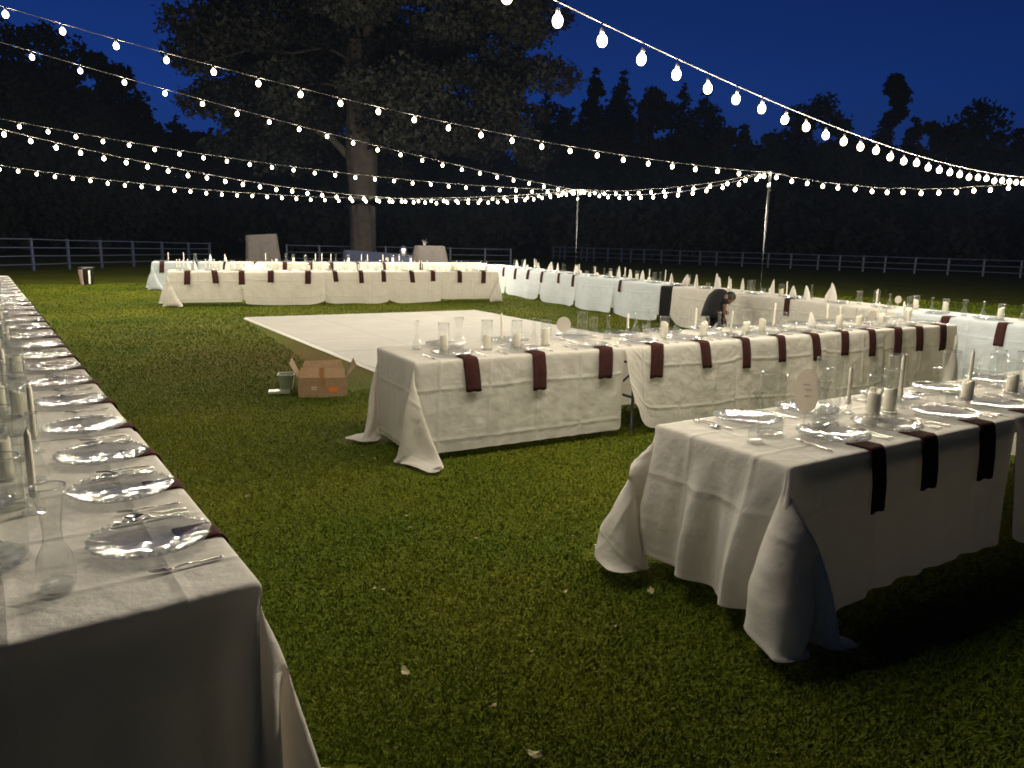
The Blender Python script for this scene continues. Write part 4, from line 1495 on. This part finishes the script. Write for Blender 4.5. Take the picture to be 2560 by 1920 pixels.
for i, u in enumerate(UE):
    nap('E', u + EOFF, 'dark napkin hanging on the far right row, %s from left' % ORDL[i], i + 1, lift=.006)
for i, u in enumerate([.7, 1.5, 2.3, 3.1, 4.0, 4.9, 5.7, 6.6, 7.4, 8.2, 9.0, 10.3, 11.2, 12.1, 12.9, 13.7, 14.4]):
    plate('E', u + EOFF, .19, 'glass plate on near side of far right row, %s from left' % ORDL[i])
# heap of white linen on the far row
hp = MB()
nx_, ny_ = 22, 12
V, F = [], []
lr = random.Random(4)
for i in range(nx_):
    for j in range(ny_):
        x = i / (nx_ - 1) * .62 - .31
        y = j / (ny_ - 1) * .4 - .2
        f_ = max(0, 1 - (x / .31) ** 2) * max(0, 1 - (y / .2) ** 2)
        z = .13 * f_ ** .6 * (1 + .35 * sin(x * 22 + y * 9) + .25 * sin(y * 31 - x * 12))
        V.append((x, y, max(.003, z)))
F = [(i * ny_ + j, (i + 1) * ny_ + j, (i + 1) * ny_ + j + 1, i * ny_ + j + 1) for i in range(nx_ - 1) for j in range(ny_ - 1)]
link('linen_heap', mesh('linen_heap', V, F, 'white_linen_glare'), None, pos('D', 1.85, .38, TT + .006), rot('D'), label='crumpled heap of white linen on left half of the far row', cat='linen')

# ------------------------------------------------------------------ string lights
m_ = MB()
m_.lathe([(.0, -.048), (.021, -.043), (.034, -.026), (.0385, -.004), (.036, .016), (.027, .032), (.015, .041), (0, .042)], 10)
BULB = m_.build('bulb', 'bulb_glow')
m_ = MB()
m_.lathe([(0, .040), (.015, .040), (.016, .075), (.010, .085), (0, .086)], 8)
SOCK = m_.build('socket', 'socket')
P1 = np.array([2.072, 26.113, 3.2])
P2 = np.array([5.759, 17.873, 3.2])
P3 = np.array([11.709, 15.941, 3.2])


def strand(name, label, centers, wire_pts, sock=True, bs=1.0):
    e = empty('string_lights', tuple(wire_pts[-1]), 0, label, 'string lights', 'strings of glowing festoon bulbs')
    O = np.array(wire_pts[-1])
    w = MB()
    w.tube([tuple(np.array(p) - O) for p in wire_pts], .005, 4, cap=False)
    link('wire', w.build('wire', 'wire'), e)
    for c in centers:
        o = link('bulb', BULB, e, tuple(np.array(c) - O), rnd.uniform(0, 6), bs)
        o.rotation_euler = (rnd.uniform(-.12, .12), rnd.uniform(-.12, .12), 0)
        if sock:
            link('socket', SOCK, o)
        link('filament', LAMP, o)


FIT = {'a': (P2, 22.5, (-5.5673, -3.1720, -0.0002, .2583), 21, 5, 'string of bulbs highest at left, ending at the right-hand pole', 1.0),
       'b': (P1, 21.5, (-4.7693, -5.8324, .3538, .1317), 22, 5, 'string of bulbs second from top at left, ending at the far pole', 1.0),
       'c': (P1, 27, (-5.1621, -2.6634, -.1170, .1673), 25, 5, 'string of bulbs third from top at left, ending at the far pole', 1.05),
       'd': (P1, 40.5, (-2.7398, -3.0067, -.6392, .1663), 18, 3, 'string of bulbs fourth from top at left, ending at the far pole', .9),
       'e': (P1, 40.5, (-3.7523, -1.5234, -.4985, .1219), 22, 3, 'lowest string of bulbs at left, ending at the far pole', .95),
       'f': (P3, 42.5, (-2.7706, -2.7626, -.4879, .1030), 27, 4, 'string of large near bulbs sweeping down from the top to the right edge', .80)}
for k, (Pe, ke, p, nfit, ext, lab, bs) in FIT.items():
    cs_, ws_ = [], []
    i = -ext
    while i < ke - .3:
        s = (ke - i) / 10
        c = Pe - np.array([0, 0, .1]) + np.array([p[0] * s, p[1] * s, p[2] * s + p[3] * s * s])
        c2_ = c + np.array([0, 0, rnd.uniform(-.012, .012)])
        cs_.append(c2_)
        ws_.append(c + np.array([0, 0, .088]))
        i += 1
    ws_.append(Pe)
    strand('string_lights', lab, cs_, ws_, True, bs)


def sag_strand(A, B, n, sag, off, lab, bs=1.0):
    cs_, ws_ = [A], []
    out = []
    for i in range(n):
        t_ = (i + .5 + off) / n
        c = A * (1 - t_) + B * t_ - np.array([0, 0, 4 * sag * t_ * (1 - t_) + .09])
        out.append(c + np.array([rnd.uniform(-.02, .02), rnd.uniform(-.02, .02), rnd.uniform(-.012, .012)]))
    ws_ = [A] + [c + np.array([0, 0, .088]) for c in out] + [B]
    strand('string_lights', lab, out, ws_, True, bs)


sag_strand(P1, P2, 15, .30, -.2, 'sagging string of bulbs between the two poles, lower one')
sag_strand(P1 + np.array([0, 0, .03]), P2 + np.array([0, 0, .03]), 14, .20, .2, 'sagging string of bulbs between the two poles, upper one')
sag_strand(P2, P3, 19, .36, 0, 'string of bulbs running from the right-hand pole to the right edge', 1.0)
for P_, lab in ((P1, 'thin metal pole holding lights behind the far right row, farther one'), (P2, 'thin metal pole holding lights behind the far right row, nearer one')):
    e = empty('light_pole', (P_[0], P_[1], 0), 0, lab, 'pole', 'poles holding the string lights')
    m_ = MB(); m_.tube([(0, 0, 0), (0, 0, 2.0), (.01, 0, 3.2)], .024, 10)
    link('shaft', m_.build('shaft', 'pole_metal'), e)
    m_ = MB(); m_.lathe([(0, 0), (.18, 0), (.18, .02), (.04, .04), (.03, .12), (0, .12)], 16)
    link('base', m_.build('base', 'metal_dark'), e)
    m_ = MB(); m_.tube([(0, 0, 3.19), (.0, -.05, 3.22), (.0, -.05, 3.16)], .008, 6)
    m_.lathe([(.0, 2.85), (.035, 2.85), (.035, 2.95), (0, 2.95)], 10)
    link('hook', m_.build('hook', 'steel'), e)
e = empty('light_pole', (P3[0], P3[1], 0), 0, 'metal pole just beyond the right edge where two strings meet', 'pole', 'poles holding the string lights')
m_ = MB(); m_.tube([(0, 0, 0), (0, 0, 3.2)], .024, 10)
link('shaft', m_.build('shaft', 'pole_metal'), e)

# ------------------------------------------------------------------ dance floor of square panels
ang = radians(27.9)
df = empty('dance_floor', (FL_A[0], FL_A[1], 0), 0, 'large white dance floor of square panels on the lawn', 'dance floor')
PWm, PLm = 4.88 / 4, 7.3 / 6
pn = MB()
c_ = .003
vs = []
for (i, j) in ((0, 0), (1, 0), (1, 1), (0, 1)):
    q = fu * (PWm * i + (c_ if i == 0 else -c_) * .4) + fw * (PLm * j + (c_ if j == 0 else -c_) * .4)
    vs.append((q[0], q[1]))
cx_ = sum(v[0] for v in vs) / 4
cy_ = sum(v[1] for v in vs) / 4
ins = [(v[0] + (cx_ - v[0]) * .006, v[1] + (cy_ - v[1]) * .006) for v in vs]
V = [(v[0], v[1], -.01) for v in vs] + [(v[0], v[1], .030) for v in vs] + [(v[0], v[1], .033) for v in ins]
F = [(0, 4, 5, 1), (1, 5, 6, 2), (2, 6, 7, 3), (3, 7, 4, 0), (4, 8, 9, 5), (5, 9, 10, 6), (6, 10, 11, 7), (7, 11, 8, 4), (11, 10, 9, 8)]
PAN = mesh('panel', V, F, 'floor_panel', False)
for i in range(4):
    for j in range(6):
        q = fu * PWm * i + fw * PLm * j
        link('panel', PAN, df, (q[0], q[1], rnd.uniform(-.001, .001)))
for (a, b_, n_) in ((0, 0, 'u'), (0, 7.3, 'u'), (0, 0, 'w'), (4.88, 0, 'w')):
    m_ = MB()
    L = 4.88 if n_ == 'u' else 7.3
    d_ = fu if n_ == 'u' else fw
    nrm = (-fw if b_ == 0 else fw) if n_ == 'u' else (-fu if a == 0 else fu)
    s0 = fu * a + fw * b_
    p0, p1 = s0, s0 + d_ * L
    q0, q1 = p0 + nrm * .05, p1 + nrm * .05
    vs = [(p0[0], p0[1], .030), (p1[0], p1[1], .030), (q1[0], q1[1], .006), (q0[0], q0[1], .006), (p0[0], p0[1], -.01), (p1[0], p1[1], -.01), (q1[0], q1[1], -.01), (q0[0], q0[1], -.01)]
    m_.add(vs, [(0, 1, 2, 3), (3, 2, 6, 7), (0, 3, 7, 4), (1, 5, 6, 2)])
    link('edge_ramp', m_.build('edge_ramp', 'floor_trim', False), df)

# ------------------------------------------------------------------ open cardboard box with tub beside it
bxr = radians(12.3)
e = empty('cardboard_box', (-2.186, 7.61, 0), bxr, 'open brown cardboard box with raised flaps on the grass', 'box')
Wb, Db, Hb = .49, .33, .20


def slab(name, pts4, th_, material, parent):
    """a board: quad pts (list of 4 Vectors) given thickness th_ along its normal."""
    P_ = [Vector(p) for p in pts4]
    n_ = (P_[1] - P_[0]).cross(P_[3] - P_[0]).normalized() * th_
    V_ = [tuple(p) for p in P_] + [tuple(p + n_) for p in P_]
    me = mesh(name, V_, [(0, 3, 2, 1), (4, 5, 6, 7), (0, 1, 5, 4), (1, 2, 6, 5), (2, 3, 7, 6), (3, 0, 4, 7)], material, False)
    return link(name, me, parent)


body = MB()
for (c, d) in (((Wb / 2, .003, Hb / 2), (Wb, .006, Hb)), ((Wb / 2, Db - .003, Hb / 2), (Wb, .006, Hb)), ((.003, Db / 2, Hb / 2), (.006, Db - .013, Hb)), ((Wb - .003, Db / 2, Hb / 2), (.006, Db - .013, Hb)), ((Wb / 2, Db / 2, .006), (Wb - .013, Db - .013, .008))):
    body.box(c, d)
link('box_body', body.build('box_body', 'cardboard', False), e)
slab('flap', [(.01, .004, Hb + .001), (Wb - .01, .004, Hb + .001), (Wb - .025, .15, Hb + .075), (.02, .15, Hb + .085)], .005, 'cardboard_inner', e)
slab('flap', [(.01, Db - .002, Hb), (Wb - .01, Db - .002, Hb), (Wb - .06, Db + .10, Hb + .12), (.05, Db + .08, Hb + .115)], .005, 'cardboard_inner', e)
slab('flap', [(.002, .01, Hb), (.002, Db - .01, Hb), (-.075, Db - .03, Hb + .17), (-.085, .03, Hb + .15)], .005, 'cardboard', e)
slab('flap', [(Wb - .002, Db - .01, Hb), (Wb - .002, .01, Hb), (Wb + .10, .05, Hb + .13), (Wb + .075, Db - .04, Hb + .165)], .005, 'cardboard', e)
slab('tape_strip', [(Wb * .47, -.0015, Hb * .55), (Wb * .55, -.0015, Hb * .55), (Wb * .55, -.0015, Hb), (Wb * .47, -.0015, Hb)], .0006, 'packing_tape', e)
slab('tape_strip', [(Wb * .45, .004, Hb + .0015), (Wb * .53, .004, Hb + .0015), (Wb * .525, .148, Hb + .0795), (Wb * .44, .148, Hb + .0805)], .007, 'packing_tape', e)
slab('sticker', [(Wb * .62, -.002, .055), (Wb * .80, -.002, .055), (Wb * .80, -.002, .105), (Wb * .62, -.002, .105)], .0008, 'sticker_orange', e)
slab('sticker', [(Wb * .27, -.002, .085), (Wb * .38, -.002, .085), (Wb * .38, -.002, .093), (Wb * .27, -.002, .093)], .0008, 'sticker_white', e)
slab('sticker', [(Wb * .27, -.002, .105), (Wb * .38, -.002, .105), (Wb * .38, -.002, .113), (Wb * .27, -.002, .113)], .0008, 'sticker_white', e)
e = empty('plastic_tub', (-2.42, 8.0, 0), .2, 'translucent pale green plastic tub standing left of the cardboard box', 'tub')
m_ = MB()
w0, w1, hh = .060, .085, .175
vs = [(-w0, -w0, 0.01), (w0, -w0, .01), (w0, w0, .01), (-w0, w0, .01), (-w1, -w1, hh), (w1, -w1, hh), (w1, w1, hh), (-w1, w1, hh)]
vi = [(x * .94, y * .94, max(z, .016)) for x, y, z in vs]
m_.add(vs + vi, [(0, 3, 2, 1), (0, 1, 5, 4), (1, 2, 6, 5), (2, 3, 7, 6), (3, 0, 4, 7), (8, 9, 10, 11), (8, 12, 13, 9), (9, 13, 14, 10), (10, 14, 15, 11), (11, 15, 12, 8), (4, 5, 13, 12), (5, 6, 14, 13), (6, 7, 15, 14), (7, 4, 12, 15)])
link('tub_body', m_.build('tub_body', 'tub_plastic', False), e)
m_ = MB()
m_.tube([(-w1, -w1, hh), (w1, -w1, hh), (w1, w1, hh), (-w1, w1, hh), (-w1, -w1, hh)], .007, 6)
link('rim', m_.build('rim', 'bin_white'), e)
m_ = MB()
m_.box((0, 0, .012), (.22, .16, .014))
m_.box((0, 0, .022), (.20, .14, .008))
link('tub_lid', m_.build('tub_lid', 'tub_plastic', False), None, (-2.44, 7.80, .01), .3, label='pale green plastic lid lying on grass by the tub', cat='lid')

# ------------------------------------------------------------------ waste bin at the left
e = empty('waste_bin', (-12.62, 22.6, 0), .25, 'black bin with pink bag and white strip standing alone at left', 'bin')
m_ = MB()
m_.lathe([(0, .01), (.15, .0), (.165, .02), (.20, .46), (.205, .48), (.19, .48), (.18, .46), (.15, .03), (0, .02)], 22)
link('bin_body', m_.build('bin_body', 'bin_black'), e)
m_ = MB()
m_.lathe([(.0, .50), (.19, .49), (.225, .497), (.225, .508), (.15, .525), (0, .53)], 22)
link('bin_lid', m_.build('bin_lid', 'steel'), e)


def curved_patch(name, a0, a1, z0, z1, r, material, par, wob=0):
    V_, F_ = [], []
    for i in range(9):
        for j in range(7):
            a = a0 + (a1 - a0) * i / 8
            z = z0 + (z1 - z0) * j / 6
            rr = r + .0 + (z - .02) * .08 + .008 + wob * sin(a * 14 + z * 9)
            V_.append((rr * cos(a), rr * sin(a), z))
    F_ = [(i * 7 + j, (i + 1) * 7 + j, (i + 1) * 7 + j + 1, i * 7 + j + 1) for i in range(8) for j in range(6)]
    link(name, mesh(name, V_, F_, material), par)


curved_patch('pink_bag', radians(200), radians(256), .01, .455, .172, 'bin_pink', e, .010)
curved_patch('white_strip', radians(296), radians(312), .03, .43, .170, 'bin_white', e, .002)

# ------------------------------------------------------------------ draped furniture behind the far rows


def draped_box(name, x, y, wx, wy, h, flare, material, label, cat, rz, seed, sag=0.0, sx=0.0):
    lr = random.Random(seed)
    n_ = 64
    rings = [(0, 1.0), (.012, 1.01), (.03, 1.03)] + [(h * t_, 1.03 + flare * t_) for t_ in (.15, .3, .45, .6, .75, .9, 1.0)]
    per = []
    for i in range(n_):
        t_ = i / n_ * 4
        k = int(t_)
        f_ = t_ - k
        c4 = [(-1, -1), (1, -1), (1, 1), (-1, 1)]
        a, b2 = c4[k], c4[(k + 1) % 4]
        px_, py_ = a[0] + (b2[0] - a[0]) * f_, a[1] + (b2[1] - a[1]) * f_
        rn = (abs(px_) ** 6 + abs(py_) ** 6) ** (1 / 6)
        per.append((px_ / rn, py_ / rn))
    ph = [lr.uniform(0, 6.3) for _ in range(4)]
    V_ = []
    for (d, s) in rings:
        t_ = d / h
        for i, (px_, py_) in enumerate(per):
            a = 2 * pi * i / n_
            f_ = 1 + t_ * (.07 * sin(9 * a + ph[0]) + .05 * sin(17 * a + ph[1]) + .03 * sin(5 * a + ph[2]))
            V_.append((px_ * wx / 2 * s * f_ + sx * t_, py_ * wy / 2 * s * f_, max(.012, h - d - sag * (px_ + 1) * .5 * (1 - t_))))
    m = len(rings)
    F_ = [(k * n_ + i, k * n_ + (i + 1) % n_, (k + 1) * n_ + (i + 1) % n_, (k + 1) * n_ + i) for k in range(m - 1) for i in range(n_)]
    F_ = [f[::-1] for f in F_]
    V_.append((0, 0, h - sag * .5 + .004))
    c = len(V_) - 1
    F_ += [(i, (i + 1) % n_, c) for i in range(n_)]
    me = mesh(name, V_, F_, material, True, [(v[0] + v[1] * .5, v[2]) for v in V_])
    return link(name, me, None, (x, y, 0), rz, label=label, cat=cat)


draped_box('draped_bar', -8.85, 27.0, 1.0, .7, 1.50, .16, 'linen_mauve', 'tall grey-draped bar stand rising behind the far rows at left', 'draped stand', .25, 2, sag=-.07, sx=.06)
draped_box('draped_table', -2.98, 27.0, 1.0, .9, 1.26, .42, 'linen_mauve', 'high table under grey-brown draping behind the far rows, centre', 'draped table', .2, 5)
draped_box('draped_table', -6.1, 33.4, 2.5, .8, 0.92, .06, 'linen_blue', 'low long table under bluish cloth in front of pine trunk', 'draped table', -.1, 7, sag=.14)
m_ = MB()
for k in range(5):
    a = k * 1.26
    m_.tube([(0, 0, 0), (.05 * cos(a), .05 * sin(a), .10), (.10 * cos(a), .10 * sin(a), .12 + .03 * k)], .010, 6)
m_.lathe([(0, 0), (.06, 0), (.06, .02), (.02, .03), (0, .03)], 12)
link('candelabrum', m_.build('candelabrum', 'steel'), None, (-3.15, 27.0, 1.265), .4, label='small silver candelabrum on top of the grey-brown draped table', cat='candelabrum')
m_ = MB()
m_.lathe([(0, 0), (.14, 0), (.15, .03), (.14, .30), (.12, .36), (.05, .40), (.02, .43), (0, .44)], 20)
m_.tube([(.14, 0, .06), (.19, 0, .06), (.19, 0, .03)], .012, 6)
link('beverage_urn', m_.build('beverage_urn', 'steel'), None, (-4.33, 30.0, .78), 0, label='silver drinks urn left of the grey-brown draped table', cat='urn')
draped_box('draped_table', -4.33, 30.0, .8, .6, .775, .08, 'linen_blue', 'small bluish draped table carrying the silver urn', 'draped table', .1, 9)

# ------------------------------------------------------------------ person bending over the far right row
px_, py_, _ = pos('E', 10.22 + EOFF, -.58, 0)
per = empty('person', (px_, py_, 0), rot('E'), 'person in black shirt and trousers bending forward over the far right row', 'person')


def skin(name, verts, edges, radii, root, material, parent, levels=1):
    me = bpy.data.meshes.new(name)
    me.from_pydata(verts, edges, [])
    me.materials.append(MATS[material])
    o = bpy.data.objects.new(name, me)
    COL.objects.link(o)
    o.parent = parent
    md = o.modifiers.new('skin', 'SKIN')
    md.use_smooth_shade = True
    for i, r in enumerate(radii):
        sv = me.skin_vertices[0].data[i]
        sv.radius = r if isinstance(r, tuple) else (r, r)
        sv.use_root = (i == root)
    ms = o.modifiers.new('sub', 'SUBSURF')
    ms.levels = ms.render_levels = levels + 1
    return o


# local frame: x along the row, +y towards the table. Hips at z .88, torso bent forward and down over the cloth, head low beyond the hips
bvt = [(0, 0, .56), (0, .03, .66), (0, .07, .74), (0, .15, .78), (0, .21, .76), (0, .26, .73),
       (-.09, .0, .50), (-.13, .10, .30), (-.14, .0, .08), (-.15, .10, .04),
       (.09, .0, .50), (.13, .10, .30), (.14, .0, .08), (.15, .10, .04),
       (-.15, .12, .75), (-.19, .20, .60), (-.12, .32, .50),
       (.15, .10, .75), (.205, .05, .60), (.20, .06, .42)]
bed = [(0, 1), (1, 2), (2, 3), (3, 4), (4, 5), (0, 6), (6, 7), (7, 8), (8, 9), (0, 10), (10, 11), (11, 12), (12, 13), (3, 14), (14, 15), (15, 16), (3, 17), (17, 18), (18, 19)]
brad = [(.11, .08), (.10, .07), (.10, .06), (.08, .045), .045, .04, .085, .058, .038, .032, .085, .058, .038, .032, .045, .036, .027, .045, .036, .027]
skin('body', bvt, bed, brad, 0, 'skin', per)


def loft(m_, secs, n_=16):
    """secs: (centre, rx, ry, tilt) elliptical sections, tilt leans the section plane forward."""
    vs = []
    for (c, rx, ry, tl) in secs:
        for k in range(n_):
            a = 2 * pi * k / n_
            x, y = rx * cos(a), ry * sin(a)
            vs.append((c[0] + x, c[1] + y * cos(tl), c[2] + y * sin(tl)))
    fs = [(i * n_ + k, i * n_ + (k + 1) % n_, (i + 1) * n_ + (k + 1) % n_, (i + 1) * n_ + k) for i in range(len(secs) - 1) for k in range(n_)]
    fs += [tuple(reversed(range(n_))), tuple(range((len(secs) - 1) * n_, len(secs) * n_))]
    m_.add(vs, fs)


m_ = MB()
loft(m_, [((0, -.03, .40), .215, .165, 0), ((0, -.02, .50), .195, .16, 0), ((0, .0, .60), .172, .15, -.3), ((0, .04, .69), .172, .14, -.7), ((0, .10, .755), .168, .12, -1.1),
          ((0, .17, .775), .14, .09, -1.4), ((0, .22, .765), .08, .06, -1.5)])
loft(m_, [((-.10, .12, .745), .06, .06, 0), ((-.16, .14, .70), .062, .06, 0), ((-.185, .18, .62), .055, .052, 0)], 10)
loft(m_, [((.10, .10, .745), .06, .06, 0), ((.165, .09, .70), .062, .06, 0), ((.20, .06, .63), .055, .052, 0)], 10)
link('shirt', m_.build('shirt', 'shirt'), per)
m_ = MB()
loft(m_, [((0, -.01, .54), .15, .12, 0), ((0, -.01, .46), .165, .13, 0), ((0, .0, .40), .15, .11, 0)])
for sx in (-1, 1):
    loft(m_, [((sx * .08, .0, .48), .095, .11, 0), ((sx * .12, .06, .36), .088, .095, 0), ((sx * .135, .08, .28), .078, .085, 0), ((sx * .145, .02, .16), .066, .07, 0), ((sx * .15, .0, .06), .06, .065, 0)], 12)
link('trousers', m_.build('trousers', 'trousers'), per)
for sx in (-.15, .15):
    m_ = MB()
    m_.lathe([(0, -.01), (.05, 0), (.052, .03), (.045, .06), (0, .075)], 12)
    for i, (x, y, z) in enumerate(m_.v):
        m_.v[i] = (x * .85, y * 2.1 + .03, z)
    link('shoe', m_.build('shoe', 'shoe'), per, (sx, -.03, 0.0))
# head, looking down at the table
hd = MB()
n_, k_ = 20, 14
V, F = [], []
for j in range(k_ + 1):
    a = pi * j / k_
    for i in range(n_):
        b2 = 2 * pi * i / n_
        x, y, z = .075 * sin(a) * cos(b2), .095 * sin(a) * sin(b2), .115 * cos(a)
        if y > 0:
            y *= .92
            if abs(x) < .02 and -.03 < z < .02:
                y += .018
            if abs(x) < .03 and -.06 < z < -.045:
                y += .004
            if .015 < abs(x) < .045 and .0 < z < .02:
                y -= .006
        if z < -.05:
            x *= .82
        V.append((x, y, z))
F = [(j * n_ + i, j * n_ + (i + 1) % n_, (j + 1) * n_ + (i + 1) % n_, (j + 1) * n_ + i) for j in range(k_) for i in range(n_)]
hd.add(V, [f[::-1] for f in F])
for s in (-1, 1):
    hd.lathe([(0, 0), (.018, .003), (.02, .01), (0, .014)], 8, c=(s * .076, -.005, -.01))
link('head', hd.build('head', 'skin'), per, (0, .31, .70), rot=(radians(-75), 0, 0))
hr = MB()
V = [(x * 1.10, y * 1.10 - .012, z * 1.08 + .012) for (x, y, z) in V]
keepf = [f for f in F if all((V[i][1] < .035 or V[i][2] > .06) and V[i][2] > -.075 for i in f)]
hr.add(V, [f[::-1] for f in keepf])
link('hair', hr.build('hair', 'hair'), per, (0, .31, .70), rot=(radians(-75), 0, 0))


def hand(parent, loc, rot_, mirror=1):
    V_ = [(0, 0, 0), (0, 0, -.045), (0, 0, -.075)]
    E_ = [(0, 1), (1, 2)]
    Rr = [.024, (.032, .018), (.034, .016)]
    for k, (dx, L_) in enumerate(((-.027, .060), (-.009, .070), (.009, .066), (.027, .052))):
        i0 = len(V_)
        V_ += [(dx * .9, 0, -.085), (dx, .006, -.085 - L_ * .5), (dx * 1.02, .018, -.085 - L_ * .95)]
        E_ += [(2, i0), (i0, i0 + 1), (i0 + 1, i0 + 2)]
        Rr += [.0095, .0088, .0075]
    i0 = len(V_)
    V_ += [(-.034 * mirror, .006, -.04), (-.054 * mirror, .014, -.065), (-.058 * mirror, .022, -.092)]
    E_ += [(0, i0), (i0, i0 + 1), (i0 + 1, i0 + 2)]
    Rr += [.012, .010, .0085]
    o = skin('hand', V_, E_, Rr, 0, 'skin', parent, 0)
    o.location = loc
    o.rotation_euler = rot_
    return o


hand(per, (.20, .06, .42), (radians(-4), 0, 0), 1)
hand(per, (-.12, .32, .50), (radians(40), 0, 0), -1)

# ------------------------------------------------------------------ fallen leaves on the grass
LV = [(-0.39, 2.65), (0.1, 2.81), (0.68, 3.37), (0.47, 3.03), (0.36, 4.03), (-0.7, 4.24), (-0.61, 4.29), (-0.57, 4.11), (-0.18, 3.97), (0.1, 2.19), (-0.04, 2.45), (0.27, 3.34), (-2.26, 5.65), (0.44, 8.63), (1.0, 6.5), (-1.66, 4.58), (-0.1, 5.95), (0.6, 5.29), (-1.12, 5.51), (-1.01, 5.44), (1.06, 2.91), (-0.63, 3.34), (-0.59, 3.33)]
BIG = {0: 'single yellowish fallen leaf lying in the near grass left of centre', 2: 'pale square leaf on grass by the billowing tablecloth', 9: 'grey-green fallen leaf at the bottom edge of the photo', 4: 'pale leaf on the grass left of the right front row'}


def leaf_me(seed, s):
    lr = random.Random(seed)
    n_ = 9
    V_ = [(0, 0, 0)]
    for i in range(n_):
        a = 2 * pi * i / n_
        r = s * (1 - .25 * cos(a * 1) + lr.uniform(-.2, .15)) * (1 if i else 1.5)
        V_.append((r * cos(a), r * .65 * sin(a), lr.uniform(-.3, .5) * s))
    st = len(V_)
    V_ += [(-s * 1.1, .001, .0), (-s * 1.9, .006, s * .3), (-s * 1.9, .009, s * .3)]
    F_ = [(0, i + 1, (i + 1) % n_ + 1) for i in range(n_)] + [(st, st + 1, st + 2)]
    return mesh('fallen_leaf', V_, F_, 'leaf_dry', False)


for i, (x, y) in enumerate(LV):
    s = (.024 if i in (0, 2, 9) else rnd.uniform(.008, .016))
    o = link('fallen_leaf', leaf_me(i, s), None, (x, y, .030), rnd.uniform(0, 6), label=BIG.get(i, 'tiny pale fallen leaf scrap lying on the lawn'), cat='leaf', group='fallen leaves on the lawn')
